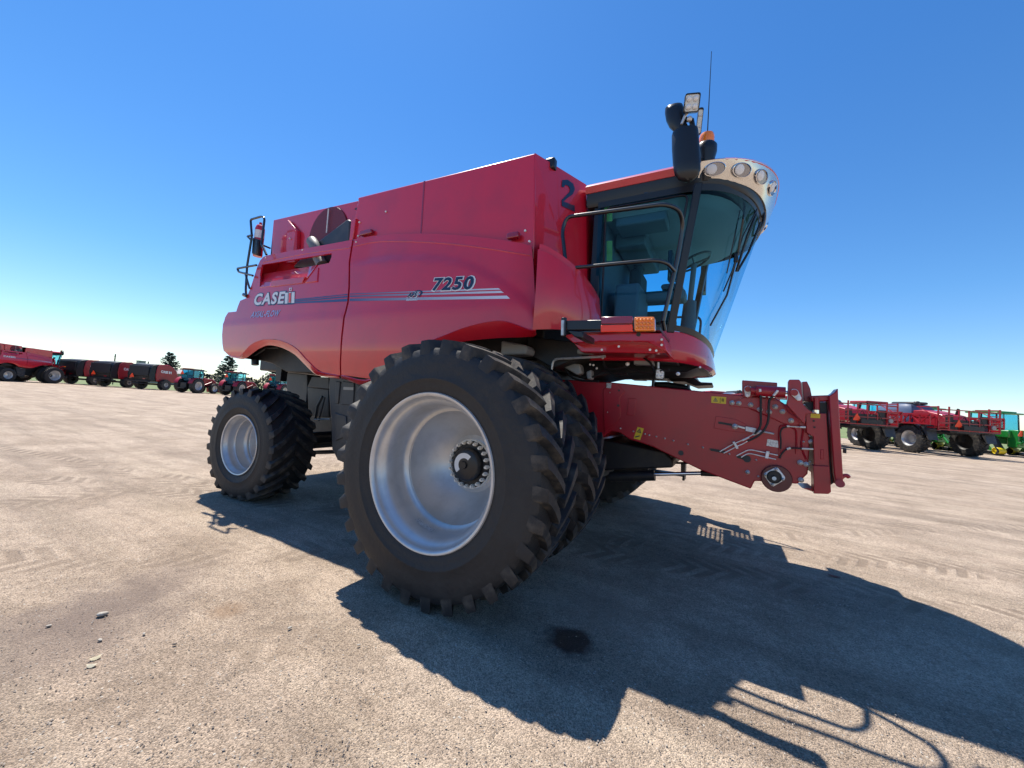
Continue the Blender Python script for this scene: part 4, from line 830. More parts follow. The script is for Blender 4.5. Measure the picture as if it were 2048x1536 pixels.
# drive bearing disc
c_ = f4(1425, 808, .0); MB().lathe([(-.03, 0), (-.03, .106), (-.024, .112), (.02, .113)], c=c_, seg=44).build('drive_disc', mat('disc_dark_red', (.10, .008, .012), .45, 0, .3), fh, 30)
c2_ = f4(1415, 800, .035)
fplate('bearing_flange', [(1345, 786), (1352, 775), (1420, 740), (1436, 742), (1482, 800), (1480, 818), (1410, 860), (1394, 857)], .045, .014, 'zinc', .003)
MB().lathe([(-.02, .0), (-.02, .014), (-.006, .016), (-.006, .046), (-.018, .048), (-.004, .054)], c=f4(1413, 800, .045), seg=30).build('bearing_hub', M['chassis'], fh, 30)
MB().cyl(f4(1413, 810, .10), f4(1413, 810, .05), .016, 12).build('drive_shaft', M['steel'], fh)
for x, y in ((1358, 785), (1425, 752), (1468, 815), (1402, 848)): wb(x, y, .013, .055)
# vertical faceplate frame
fplate('face_frame', [(1610, 398), (1742, 400), (1752, 560), (1762, 735), (1700, 730), (1665, 728), (1660, 545), (1618, 522)], .05, .05)
fplate('latch_housing', [(1660, 728), (1762, 733), (1772, 895), (1755, 908), (1664, 905)], .07, .12)
fplate('latch_slot', [(1706, 624), (1726, 626), (1724, 690), (1704, 688)], .056, .008)
MB().prism([f4(*p, .0) for p in [(1738, 330), (1775, 320), (1800, 830), (1770, 850)]], (0, 1.38, 0)).build('frame_gap', M['chassis'], fh)
fr_ = MB().prism([f4(*p, .09) for p in [(1757, 290), (1792, 268), (1816, 240), (1818, 300), (1846, 760), (1850, 850), (1802, 850), (1790, 770)]], (0, .14, 0))
fr_.prism([f4(*p, .05) for p in [(1640, 288), (1757, 284), (1760, 320), (1648, 325)]], (0, 1.4, 0)); fr_.build('header_frame', M['feeder'], fh, bevel=.008)
MB().cyl(f4(1828, 842, .12), f4(1828, 842, 0), .030, 18).tube(spline([f4(1828, 815, .06), f4(1848, 795, .06), f4(1872, 792, .06), f4(1886, 806, .06)], 5), [.015]*15+[.010], 8).build('latch_hook', M['feeder'], fh, 50)
MB().tube([f4(1678, 300, .06), f4(1680, 398, .06)], .02, 10).build('spring_rod', M['feeder'], fh); MB().tube([f4(1678, 378, .065), f4(1678, 400, .065)], .024, 10).build('rod_collar', M['chrome'], fh)
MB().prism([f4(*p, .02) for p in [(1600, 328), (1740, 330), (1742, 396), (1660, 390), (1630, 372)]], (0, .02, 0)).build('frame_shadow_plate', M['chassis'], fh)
MB().prism([f4(*p, .0) for p in [(1590, 870), (1665, 874), (1665, 895)]], (0, .3, 0)).build('skid', M['feeder'], fh)
MB().box(f4(1845, 620).x, f4(1858, 620).x, FY-.05, FY, f4(1850, 648).z, f4(1850, 618).z).build('stop_block', M['chassis'], fh)
flabel([(1643, 400), (1703, 404), (1702, 430), (1642, 427)], o=.054)
# raised ribs outlining the front casting
for pts in ([(1010, 1120), (1000, 760), (1060, 700), (1180, 740), (1215, 800), (1215, 1060)], [(1130, 560), (1250, 700), (1300, 760), (1280, 960), (1340, 1130)], [(620, 480), (900, 600), (1100, 690)]):
    MB().tube(spline([e4(x, y, .002) for x, y in pts], 5), .008, 6).build('rib', M['feeder'], fh, 60)
# hoses and steel lines
def hose(pts, r_=.012, m='hose', name='hydraulic_hose', o=.05, n=6): MB().tube(spline([e4(x, y, o) for x, y in pts], n), r_, 8).build(name, M[m], fh, 60)
hose([(760, 262), (768, 380), (768, 560), (766, 690), (735, 760), (690, 810)], .009, o=.12)
hose([(925, 325), (880, 380), (868, 470), (868, 580), (850, 680), (800, 770), (720, 840), (600, 900)], .009, o=.12)
hose([(985, 258), (930, 325)], .010, 'zinc', 'hose_fitting', .18, 2); hose([(758, 240), (760, 275)], .010, 'zinc', 'hose_fitting', .17, 2)
hose([(250, 1032), (410, 942), (560, 875), (700, 800)], .0045, 'zinc', 'steel_line', .03); hose([(300, 1052), (470, 965), (540, 935), (600, 900)], .0045, 'zinc', 'steel_line', .03)
hose([(535, 890), (620, 850)], .008, 'zinc', 'hose_fitting', .05, 2); hose([(670, 820), (780, 770)], .010, 'zinc', 'hose_fitting', .06, 2)
def line(pts, nm='steel_line', r_=.0045, m='zinc', o=.03): MB().tube(rounded([e4(x, y, o) for x, y in pts], .03), r_, 8).build(nm, M[m], fh, 60)
line([(460, 1085), (620, 1003), (985, 1078)]); line([(520, 1103), (610, 1050), (960, 1130)])
hose([(1115, 715), (1045, 735), (1015, 800), (1022, 900), (1018, 1000)], .0065, o=.03); hose([(1330, 998), (1200, 988), (1100, 1000), (1040, 1050), (1005, 1115)], .0065, o=.03)
hose([(1130, 715), (1265, 722)], .0045, 'zinc', 'steel_line', .03, 2); hose([(1265, 722), (1335, 724)], .008, 'zinc', 'hose_fitting', .04, 2); hose([(1290, 995), (1430, 1000)], .008, 'zinc', 'hose_fitting', .04, 2); hose([(1100, 1000), (1145, 985)], .010, 'zinc', 'hose_fitting', .04, 2); hose([(1098, 712), (1130, 712)], .009, 'zinc', 'hose_fitting', .04, 2)
fplate('line_clamp', [(408, 910), (440, 905), (490, 990), (460, 1000)], .05, .04, 'zinc', .003, e4); fplate('line_clamp', [(838, 1025), (882, 1032), (862, 1122), (820, 1115)], .05, .04, 'zinc', .003, e4)
MB().cyl(e4(595, 1125, .012), e4(595, 1125, 0), .03, 14).build('hole', M['chassis'], fh)
# lift cylinders under the feeder house
for yy in (-.42, .42):
    MB().tube([P(*C4(380, 800), Y=yy), P(*C4(660, 790), Y=yy)], .055, 16).build('lift_cylinder', M['chassis'], combine)
    MB().tube([P(*C4(655, 783), Y=yy), P(*C4(960, 776), Y=yy)], .019, 12).build('lift_rod', M['chrome'], combine)
    MB().tube([P(*C4(950, 776), Y=yy), P(*C4(1060, 780), Y=yy)], .028, 12).build('lift_rod_end', M['chassis'], combine)
MB().prism([P(*C4(*p), Y=-.45) for p in [(330, 560), (720, 640), (775, 690), (775, 742), (520, 752), (330, 760)]], (0, .9, 0)).build('transmission_housing', M['chassis'], combine, bevel=.02)
MB().tube([P(*C4(770, 712), Y=0.), P(*C4(900, 712), Y=0.)], .012).tube([P(*C4(832, 712), Y=0.), P(*C4(832, 790), Y=0.)], .012).build('linkage', M['chassis'], combine)

# ================================================================== LOWER SIDE / REAR
def p5(x, y, yy): return P(*C5(x, y), Y=yy)
sh = MB().prism([p5(*p, -1.42) for p in [(1190, 300), (1180, 420), (1200, 700), (1208, 930), (1250, 1015), (1330, 1040), (1500, 1040), (1560, 360)]], (0, .35, 0)).build('side_shield', M['shield'], combine, bevel=.02)
for pts in ([(1300, 350), (1400, 365), (1390, 560), (1290, 550)], [(1240, 350), (1280, 355), (1262, 545), (1238, 540)], [(1235, 620), (1330, 650), (1340, 820), (1240, 860)], [(1420, 380), (1520, 400), (1480, 560), (1415, 560)]):
    MB().prism([p5(*p, -1.435) for p in pts], (0, .02, 0)).build('shield_panel', M['shield'], sh, bevel=.008)
MB().prism([p5(*p, -1.44) for p in [(1310, 400), (1395, 405), (1392, 428), (1308, 424)]], (0, .01, 0)).build('shield_label', M['grey'], sh)
MB().prism([p5(*p, -.85) for p in [(820, 275), (1000, 295), (1000, 420), (985, 600), (830, 520)]], (0, .25, 0)).prism([p5(*p, -.95) for p in [(1000, 400), (1180, 420), (1180, 660), (1010, 650)]], (0, .25, 0)).prism([p5(*p, -1.0) for p in [(1040, 310), (1185, 320), (1185, 420), (1000, 400)]], (0, .2, 0)).build('engine_box', M['shield'], combine, bevel=.01)
MB().prism([p5(*p, -.6) for p in [(1000, 640), (1200, 650), (1215, 900), (1040, 910), (980, 800)]], (0, .9, 0)).build('rear_sump', M['chassis'], combine)
MB().tube([p5(1130, 480, -1.1), p5(1090, 560, -1.1), p5(1070, 680, -1.1)], .02).tube([p5(1150, 490, -1.1), p5(1100, 690, -1.1)], .012).tube([p5(1040, 960, -.9), p5(1330, 950, -.9)], .03).build('shield_pipe', M['shield'], combine)
MB().tube([p5(1060, 680, -1.12), p5(1195, 675, -1.12)], .012).build('chrome_pipe', M['steel'], combine)
# fuel tank / dark underside visible through the rear arch
MB().prism([p5(*p, -1.45) for p in [(490, 145), (600, 70), (800, 60), (960, 150), (1080, 280), (820, 270), (700, 200), (560, 160)]], (0, 1.2, 0)).build('rear_subframe', M['chassis'], combine, bevel=.01)
MB().prism([p5(*p, -1.2) for p in [(735, 170), (790, 170), (770, 350), (730, 350)]], (0, .1, 0)).build('rear_strut', M['chassis'], combine)
MB().tube([p5(505, 138, -1.5), p5(560, 130, -1.5), p5(640, 75, -1.5)], .014).tube([p5(640, 68, -1.5), p5(755, 66, -1.5)], .012).build('arch_stay', M['shield'], combine)
MB().tube([p5(556, 165, -1.5), p5(556, 215, -1.5)], .05, 14).tube([p5(585, 165, -1.45), p5(600, 155, -1.4)], .02).build('rear_work_lamp', M['black'], combine, bevel=.01)
# rear hood end and ladder
rp0 = [S(*C1(*p)) for p in ((400, 383), (372, 392), (335, 450), (300, 560), (272, 632), (235, 650), (222, 680), (212, 712), (165, 717), (147, 745), (134, 785), (130, 850), (131, 900), (138, 940), (165, 965), (205, 980))]
MB().loft([[p+Vector((.012, .02, 0)) for p in rp0], [Vector((p.x-.02, -1.2, p.z)) for p in rp0], [Vector((p.x-.02, 1.2, p.z)) for p in rp0], [Vector((p.x+.012, -p.y-.02, p.z)) for p in rp0]], False).build('rear_hood', M['red'], combine, 30)
for i in (0,):
    MB().add([Vector((p.x, -p.y, p.z)) for p in rp0]+[(-.1, 1.7, 2.9), (.3, 1.7, 2.1), (-1.8, 1.7, 1.7)], [tuple(range(len(rp0)+3))]).build('far_side_panel', M['red'], combine, solid=.02)
LYR = -1.72
def r8(x, y, yy=LYR): return P(*C8(x, y), Y=yy)
lr = MB().tube(rounded([r8(180, 1050), r8(172, 990), r8(188, 720), r8(240, 400), r8(226, 215), r8(350, 180), r8(380, 200), r8(345, 480), r8(400, 600)], .04), .016, 8)
lr.tube(rounded([r8(245, 385), r8(190, 400), r8(230, 440)], .02), .015, 8).tube(rounded([r8(290, 715), r8(80, 752), r8(95, 790), r8(250, 830)], .03), .016, 8).tube([r8(370, 500, -1.6), r8(442, 530, -1.5)], .014).tube([r8(165, 800), r8(215, 970)], .014)
lr.tube([r8(155, 1040), r8(190, 1055)], .03).build('rear_ladder_rail', M['blackm'], combine, 60)
fe = MB().lathe([(0, 0), (0, .06), (.03, .065), (.42, .065), (.47, .05), (.49, .02), (.52, .02)], c=P(*C8(300, 620), Y=-1.62), axis='Z', seg=20).build('fire_extinguisher', M['red'], combine, 40)
MB().lathe([(.0, .0665), (.12, .0665)], c=P(*C8(300, 620), Y=-1.62)+Vector((0, 0, .27)), axis='Z', seg=20).build('extinguisher_label', M['white'], fe)
MB().prism([r8(232, 590, -1.70), r8(292, 605, -1.70), r8(306, 430, -1.70), r8(244, 405, -1.70)], (0, .07, 0)).build('extinguisher_bracket', M['black'], fe, bevel=.02)
MB().tube([P(*C8(300, 330), Y=-1.62), P(*C8(335, 295), Y=-1.62)], .012).tube([P(*C8(290, 300), Y=-1.62), P(*C8(330, 310), Y=-1.62)], .012).build('extinguisher_valve', M['steel'], fe)

# ================================================================== COPIES AND BACKGROUND MACHINES
def kids(o, idx): return idx.get(o.name, [])
def copy_tree(root, loc, rz, label, group=None, skip=(), scale=1.0):
    idx = {}
    for o in bpy.data.objects:
        if o.parent: idx.setdefault(o.parent.name, []).append(o)
    def rec(o, par):
        c = o.copy(); scene.collection.objects.link(c)
        if par is not None: c.parent = par
        for ch in idx.get(o.name, []):
            if not ch.name.split('.')[0] in skip: rec(ch, c)
        return c
    c = rec(root, None); c.location = loc; c.rotation_euler = (0, 0, rz); c.scale = (scale,)*3; c['label'] = label
    if group: c['group'] = group
    return c
HD = R(117)
def place(g, local, rz=HD, s=1.):
    c, s_ = math.cos(rz), math.sin(rz); return (g.x-s*(local[0]*c-local[1]*s_), g.y-s*(local[0]*s_+local[1]*c), 0)
SK = ('bolt', 'wheel_bolt', 'bolt_washer', 'under_hose', 'rib', 'hydraulic_hose', 'steel_line', 'hose_fitting', 'warning_symbol', 'line_clamp', 'led', 'lamp_dome', 'hole', 'slot', 'fire_extinguisher', 'handrail', 'mirror_head', 'number_lettering', 'number_lettering_outline', 'tank_number', 'reversed_number', 'window_sticker', 'work_lamp', 'series_lettering', 'series_lettering_outline', 'system_lettering', 'system_lettering_outline', 'system_underline', 'system_swoosh', 'warning_label', 'data_plate')
copy_tree(combine, place(G(104, 767), (0, -2.3), HD), HD, 'distant red combine harvester cut by the left edge of the photo', skip=SK)
combine['label'] = 'huge red combine harvester with dual front wheels filling the foreground'

def simple_wheel(parent, loc, RR, W, rim, name='wheel', nl=20, rimm='rim', flip=False, key={}):
    k = (RR, W, rim, nl, rimm)
    if k not in key:
        h = RR*.045; hw = W/2
        t = MB().lathe([(-hw*.85, rim), (-hw, rim+.03), (-hw*1.04, (rim+RR)/2), (-hw*.97, RR-h*1.6), (-hw*.8, RR-h), (hw*.8, RR-h), (hw*.97, RR-h*1.6), (hw*1.04, (rim+RR)/2), (hw, rim+.03), (hw*.85, rim)], seg=40)
        for side in (-1, 1):
            for i in range(nl):
                a = 2*math.pi*(i+(.5 if side > 0 else 0))/nl; rg = []
                for u, da in ((0, .22), (.5, .08), (.96, 0)):
                    y = side*hw*u; aa = a+da; w_ = RR*.05/RR
                    rg.append([Vector((r*math.cos(aa+o), y, r*math.sin(aa+o))) for o, r in ((-w_, RR-h*1.3), (-w_*.7, RR-(h*.3 if u > .9 else 0)), (w_*.7, RR-(h*.3 if u > .9 else 0)), (w_, RR-h*1.3))])
                t.loft(rg, True, True)
        r_ = MB().lathe([(-hw*.84, rim*1.03), (-hw*.9, rim*1.05), (-hw*.92, rim), (-hw*.7, rim*.93), (-hw*.55, rim*.86), (-hw*.2, rim*.84), (-hw*.1, rim*.75), (-hw*.12, rim*.4), (-hw*.3, rim*.36), (-hw*.32, 0)], seg=32)
        r_.lathe([(hw*.85, rim*1.03), (hw*.7, rim*.93), (hw*.2, rim*.84), (hw*.1, rim*.6), (hw*.1, 0)], seg=32)
        a = r_.build('x', M[rimm], None, 45); a.data.materials.append(M['chassis']); a.data.polygons.foreach_set('material_index', [1 if p.center.y > 0 else 0 for p in a.data.polygons]); b = t.build('x', M['lug'], None, 40); key[k] = (a.data, b.data); bpy.data.objects.remove(a); bpy.data.objects.remove(b)
    a, b = key[k]; W_ = bpy.data.objects.new(name, a); scene.collection.objects.link(W_); W_.parent = parent; W_.location = loc
    if flip: W_.rotation_euler = (0, 0, math.pi)
    t = bpy.data.objects.new('tyre', b); scene.collection.objects.link(t); t.parent = W_
    return W_
def smv(parent, c, s=.22, n=(-1, 0, 0)):
    c = Vector(c); up = Vector((0, 0, 1)); rt = up.cross(Vector(n)).normalized(); pts = []
    for a, b in ((-1, -.6), (-.85, -.8), (.85, -.8), (1, -.6), (.15, .95), (-.15, .95)): pts.append(c+rt*a*s+up*b*s)
    MB().prism(pts, Vector(n)*-.02).build('hazard_triangle', M['smv'], parent)
def flat_text(name, body, m, parent, origin, xd, zd, width, bold=.04):
    cu = bpy.data.curves.new(name, 'FONT'); cu.body = body; cu.offset = bold; cu.resolution_u = 2; to = bpy.data.objects.new('t', cu); scene.collection.objects.link(to); bpy.context.view_layer.update()
    me = bpy.data.meshes.new_from_object(to.evaluated_get(bpy.context.evaluated_depsgraph_get())); bpy.data.objects.remove(to)
    x1 = max(v.co.x for v in me.vertices); o_ = Vector(origin); xd = Vector(xd); zd = Vector(zd)
    for v in me.vertices: v.co = o_+xd*(v.co.x*width/x1)+zd*(v.co.y*width/x1)
    me.materials.append(m); o = bpy.data.objects.new(name, me); scene.collection.objects.link(o); o.parent = parent; return o
# ---- round balers
def baler():
    t = empty('round_baler')
    side = [(-1.35, .95), (-1.45, 1.6), (-1.35, 2.35), (-1.1, 2.72), (-.2, 2.86), (.5, 2.80), (1.1, 2.45), (1.55, 1.9), (1.65, 1.3), (1.5, .85)]
    MB().prism([(x, -1.15, z) for x, z in side], (0, 2.3, 0)).build('chamber', M['chassis'], t, bevel=.04)
    for s in (-1, 1):
        MB().prism([(x, s*1.17, z) for x, z in [(-.75, .95), (-.9, 1.6), (-.8, 2.5), (-.5, 2.80), (.5, 2.88), (1.1, 2.62), (1.6, 2.15), (1.9, 1.6), (1.95, 1.2), (1.7, .9)]], (0, s*.09, 0)).build('side_shield', M['redfar'], t, 30, bevel=.04)
        MB().prism([(x, s*1.16, z) for x, z in [(-1.5, 1.0), (-1.62, 1.6), (-1.5, 2.3), (-1.2, 2.7), (-.9, 2.75), (-.95, .95)]], (0, s*.06, 0)).build('tailgate_side', M['blackf'], t, bevel=.03)
    MB().box(-1.62, -1.5, -1.1, 1.1, 1.45, 2.55).build('tailgate', M['blackf'], t, bevel=.04)
    for z in (1.55, 1.35): MB().box(-1.66, -1.6, -1.15, 1.15, z-.03, z+.03).build('tailgate_bar', M['blackf'], t)
    MB().box(-1.7, -1.4, -1.2, 1.2, .80, .98).box(-1.9, -1.5, -.9, .9, .60, .68).build('rear_frame', M['blackf'], t, bevel=.02)
    for y in (-.75, .75): MB().box(-1.71, -1.67, y-.14, y+.14, 1.12, 1.2).build('tail_lamp', M['darklens'], t)
    smv(t, (-1.69, .62, 1.45), .24)
    flat_text('brand_lettering', 'CASE IH', M['white'], t, (-.35, -1.268, 1.95), (1, 0, -.05), (0, 0, 1), 1.3, .06)
    for s in (-1, 1): simple_wheel(t, (.1, s*1.35, .60), .60, .55, .24, flip=s > 0)
    MB().box(1.5, 3.6, -.12, .12, .6, .75).cyl((3.4, 0, .15), (3.4, 0, .7), .05).build('drawbar', M['chassis'], t)
    MB().box(0, .2, -1.2, 1.2, .5, .7).build('axle', M['chassis'], t)
    return t
bal = baler()
gb_ = [(186, 770.5), (253, 775.5), (327, 780.5)]
labs = ['black and red round baler next to the distant combine, leftmost of the three balers', 'middle one of the three black and red round balers in the left background', 'red and black round baler beside the first tractor, rightmost of the three balers']
for i, (g, lb_) in enumerate(zip(gb_, labs)):
    l = place(G(*g), (.1, -1.35), HD, 1.13)
    if i == 0: bal.location = l; bal.rotation_euler = (0, 0, HD); bal.scale = (1.13,)*3; tag(bal, lb_, 'round baler', 'round balers parked in a row')
    else: tag(copy_tree(bal, l, HD, lb_, scale=1.13), None, None, 'round balers parked in a row')
# ---- loader tractors
def tractor(col='redfar', loader=True, rim='rim'):
    t = empty('tractor')
    MB().prism([(x, -.42, z) for x, z in [(.7, 1.1), (.7, 1.85), (1.2, 1.9), (2.9, 1.65), (3.15, 1.4), (3.15, .95), (2.4, .85)]], (0, .84, 0)).build('hood', M[col], t, 30, bevel=.05)
    MB().box(-.9, 2.9, -.3, .3, .7, 1.1).box(-1.2, -.7, -.35, .35, .5, 1.2).build('chassis', M['chassis'], t, bevel=.03)
    c = MB()
    for x, y in ((-.75, -.72), (-.75, .72), (.15, -.80), (.15, .80), (.85, -.62), (.85, .62)): c.tube([(x, y, 1.15), (x*.92, y*.96, 2.68)], .04, 6)
    c.box(-.8, .9, -.75, .75, 1.05, 1.25); cb_ = c.build('cab', M['blackf'], t)
    MB().prism([(-.78, -.74, 1.25), (.15, -.82, 1.25), (.87, -.64, 1.25), (.82, -.62, 2.66), (.14, -.78, 2.66), (-.70, -.70, 2.66)], (0, .01, 0)).build('side_glass', M['glass'], cb_)
    MB().prism([(-.78, .74, 1.25), (.15, .82, 1.25), (.87, .64, 1.25), (.82, .62, 2.66), (.14, .78, 2.66), (-.70, .70, 2.66)], (0, -.01, 0)).build('side_glass', M['glass'], cb_)
    MB().prism([(-.79, -.72, 1.45), (-.79, .72, 1.45), (-.71, .68, 2.66), (-.71, -.68, 2.66)], (.01, 0, 0)).build('rear_glass', M['glass'], cb_)
    MB().box(-.35, .2, -.28, .28, 1.3, 1.5).box(-.42, -.28, -.26, .26, 1.5, 2.15).build('seat', M['fabric'], cb_, bevel=.05)
    MB().box(-.95, 1.05, -.86, .86, 2.68, 2.80).box(-.7, .8, -.7, .7, 2.8, 2.88).build('cab_roof', M[col if col == 'green' else 'shield'], cb_, bevel=.05)
    MB().box(-1.0, -.5, -.7, .7, 2.83, 2.9).build('roof_cap', M[col], cb_, bevel=.03)
    MB().tube([(.2, -.82, 2.7), (.12, -.84, 3.45)], .012, 6).build('antenna', M['blackf'], cb_)
    MB().tube([(.85, -.7, 2.3), (1.0, -1.15, 2.3), (1.0, -1.2, 1.95)], .018, 6).box(.98, 1.04, -1.32, -1.1, 2.0, 2.4).build('mirror', M['blackf'], cb_)
    MB().cyl((1.0, -.45, 1.7), (1.0, -.45, 2.55), .05, 10).build('exhaust_pipe', M['blackf'], t)
    for s in (-1, 1):
        f = MB(); f.lathe([(s*.62, .98), (s*1.12, .98), (s*1.12, .93)], c=(-.35, 0, .88), seg=16, a0=R(25), a1=R(165)); f.build('fender', M[col], t, 30, solid=.03)
        simple_wheel(t, (-.35, s*.92, .88), .88, .50, .50, flip=s > 0, rimm=rim, nl=18); simple_wheel(t, (2.25, s*.85, .64), .64, .38, .36, flip=s > 0, rimm=rim, nl=16)
        if loader: MB().tube([(.95, s*.65, 1.75), (2.2, s*.65, 1.72), (3.4, s*.65, .75)], .075, 8).tube([(1.05, s*.62, 1.0), (2.3, s*.62, 1.5)], .05).box(.85, 1.05, s*.65-.06, s*.65+.06, .9, 1.85).build('loader_arm', M[col], t)
        MB().box(-1.02, -.96, s*.55-.12, s*.55+.12, 1.6, 1.7).build('tail_lamp', M['darklens'], t)
    if loader: MB().prism([(3.3, -1.0, .9), (3.4, -1.0, .15), (4.05, -1.0, .12), (3.75, -1.0, .3), (3.5, -1.0, .9)], (0, 2.0, 0)).build('loader_bucket', M[col], t)
    MB().box(-1.5, -.9, -.4, .4, .5, .62).cyl((-1.3, -.4, .55), (-1.3, .4, .55), .03).build('hitch', M['chassis'], t)
    smv(t, (-.98, .45, 2.35), .22)
    return t
tr = tractor(); tr.location = place(G(392, 786.5), (-.35, -.92)); tr.rotation_euler = (0, 0, HD)
tag(tr, 'red loader tractor beside the round balers, leftmost tractor of the row', 'tractor', 'red loader tractors parked in a row')
copy_tree(tr, place(G(479, 792), (-.35, -.92)), HD, 'red loader tractor partly hidden behind the big rear wheel', 'red loader tractors parked in a row')
copy_tree(tr, place(G(565, 797), (-.35, -.92)), HD, 'red loader tractor glimpsed through the gap under the rear hood', 'red loader tractors parked in a row')
# ---- self-propelled sprayers with folded booms
def sprayer():
    t = empty('field_sprayer')
    MB().box(-3.2, 3.4, -.55, .55, 1.45, 1.75).box(-2.3, -1.9, -1.7, 1.7, 1.35, 1.6).box(1.7, 2.1, -1.7, 1.7, 1.35, 1.6).build('chassis', M['chassis'], t, bevel=.03)
    for x in (-2.1, 1.9):
        for s in (-1, 1):
            simple_wheel(t, (x, s*1.78, .95), .95, .62, .50, flip=s > 0, nl=20)
            MB().box(x-.1, x+.1, s*1.35-.12, s*1.35+.12, .9, 1.6).build('leg', M['chassis'], t)
            MB().lathe([(s*1.78-.36, 1.05), (s*1.78+.36, 1.05), (s*1.78+.36, .98)], c=(x, 0, .95), seg=16, a0=R(20), a1=R(165)).build('fender', M['blackf'], t, 30, solid=.025)
    MB().loft([[Vector((x*k+.35, y*k2, z)) for x, y in ((-1.3, -.8), (-1.0, -1.05), (1.0, -1.05), (1.3, -.8), (1.3, .8), (1.0, 1.05), (-1.0, 1.05), (-1.3, .8))] for z, k, k2 in ((1.75, .8, .8), (2.0, 1, 1), (2.9, 1, 1), (3.25, .85, .8), (3.35, .5, .5))], True, True).build('spray_tank', M['tank'], t, 40)
    MB().box(-.8, .9, -.5, .5, 3.3, 3.48).cyl((-1.0, .5, 3.2), (-1.0, .5, 3.5), .16, 14).build('tank_lid', M['shield'], t, bevel=.08)
    MB().box(.2, 1.9, .6, 1.15, 1.9, 2.6).box(1.4, 1.95, -.4, 1.1, 1.9, 2.55).build('rinse_tank', M['tanklt'], t, bevel=.1)
    MB().prism([(x, -.75, z) for x, z in [(-1.0, 1.8), (-1.0, 2.85), (-1.6, 2.9), (-2.9, 2.6), (-3.15, 2.2), (-3.1, 1.8)]], (0, 1.5, 0)).build('engine_hood', M['redspray'], t, bevel=.06)
    MB().cyl((-2.6, -.4, 2.6), (-2.75, -.4, 3.05), .07, 12).build('exhaust_pipe', M['blackf'], t)
    c = MB().box(2.6, 4.0, -.75, .75, 1.75, 1.95)
    for x, y in ((2.65, -.72), (2.65, .72), (4.0, -.6), (4.0, .6)): c.tube([(x, y, 1.9), (x*.99, y, 3.35)], .05, 6)
    cb_ = c.build('cab', M['blackf'], t)
    MB().box(2.55, 4.15, -.85, .85, 3.35, 3.55).build('cab_roof', M['redspray'], cb_, bevel=.06)
    for y in (-.73, .73): MB().box(2.65, 3.98, y-.005, y+.005, 1.95, 3.33).build('side_glass', M['glass'], cb_)
    MB().box(2.62, 2.63, -.7, .7, 1.95, 3.33).build('rear_glass', M['glass'], cb_)
    # folded booms: long trusses along both sides
    for s in (-1, 1):
        for dy, z0, z1 in ((0, 1.75, 2.45), (.28, 1.95, 2.55)):
            b = MB(); y = s*(1.95+dy); x0, x1 = -3.6, 5.2
            for z in (z0, z1): b.box(x0, x1, y-.05, y+.05, z-.05, z+.05)
            n = 14
            for i in range(n):
                xa, xb = x0+(x1-x0)*i/n, x0+(x1-x0)*(i+1)/n
                b.tube([(xa, y, z0 if i % 2 else z1), (xb, y, z1 if i % 2 else z0)], .035, 5).box(xa-.03, xa+.03, y-.03, y+.03, z0, z1)
            b.build('folded_boom', M['redspray'], t)
    b = MB()
    for y in (-1.85, -1.2, -.6, 0, .6, 1.2, 1.85): b.box(-3.75, -3.68, y-.03, y+.03, 1.6, 3.1 if abs(y) > 1 else 2.9)
    for z in (1.65, 2.1, 2.5, 2.9): b.box(-3.77, -3.70, -1.85, 1.85, z-.03, z+.03)
    for y in (-1.85, 1.85): b.box(-3.7, -2.4, y-.03, y+.03, 3.02, 3.08).box(-3.7, -2.4, y-.03, y+.03, 2.3, 2.36).tube([(-3.7, y, 2.4), (-2.5, y, 3.0)], .025, 5)
    for y in (-1.5, 1.5):
        for k in range(6): b.box(-3.76, -3.69, y-.3, y+.3, 1.8+k*.21, 1.84+k*.21)
    b.build('boom_rack', M['redspray'], t)
    MB().box(-4.0, -3.75, -.6, .6, 1.7, 1.95).box(-3.72, -3.3, -.7, .7, 1.5, 2.3).box(-3.68, -3.5, -1.2, -.8, 1.9, 2.6).box(-3.68, -3.5, .9, 1.2, 1.9, 2.6).build('centre_rack', M['chassis'], t)
    for y in (-.9, .9): MB().tube([(-3.8, y, 1.9), (-3.9, y*.5, 2.5), (-3.75, y*.2, 2.2)], .02, 6).build('spray_hose', M['hose'], t)
    MB().cyl((-3.86, -1.35, 1.95), (-3.80, -1.35, 1.95), .13, 14).build('spray_drum', M['grey'], t)
    smv(t, (-3.86, .75, 2.05), .24)
    for s in (-1, 1): MB().box(-3.5, -2.9, s*1.78-.33, s*1.78+.33, 1.55, 1.62).prism([(-3.15, s*1.78-.3, 1.9), (-2.85, s*1.78-.3, 1.9), (-3.35, s*1.78-.3, .95), (-3.4, s*1.78-.3, .95)], (0, .6, 0)).build('mud_flap', M['shield'], t)
    return t
sp = sprayer(); gsp = 'field sprayers parked with folded booms'
l2 = Vector(place(G(1937, 913), (-2.1, -1.78))); l1 = Vector(place(G(1745, 899), (-2.1, -1.78))); dl = l2-l1
sp.location = l2; sp.rotation_euler = (0, 0, HD); tag(sp, 'red boom sprayer with big grey tank, right beside the green tractors', 'sprayer', gsp)
copy_tree(sp, l1, HD, 'red boom sprayer half hidden behind the header frame of the big combine', gsp)
copy_tree(sp, l1-dl*1.0, HD, 'red sprayer mostly hidden behind the feeder house, only its top showing', gsp)
copy_tree(sp, l1-dl*2.0, HD, 'red sprayer glimpsed between the cab underside and the feeder house', gsp)
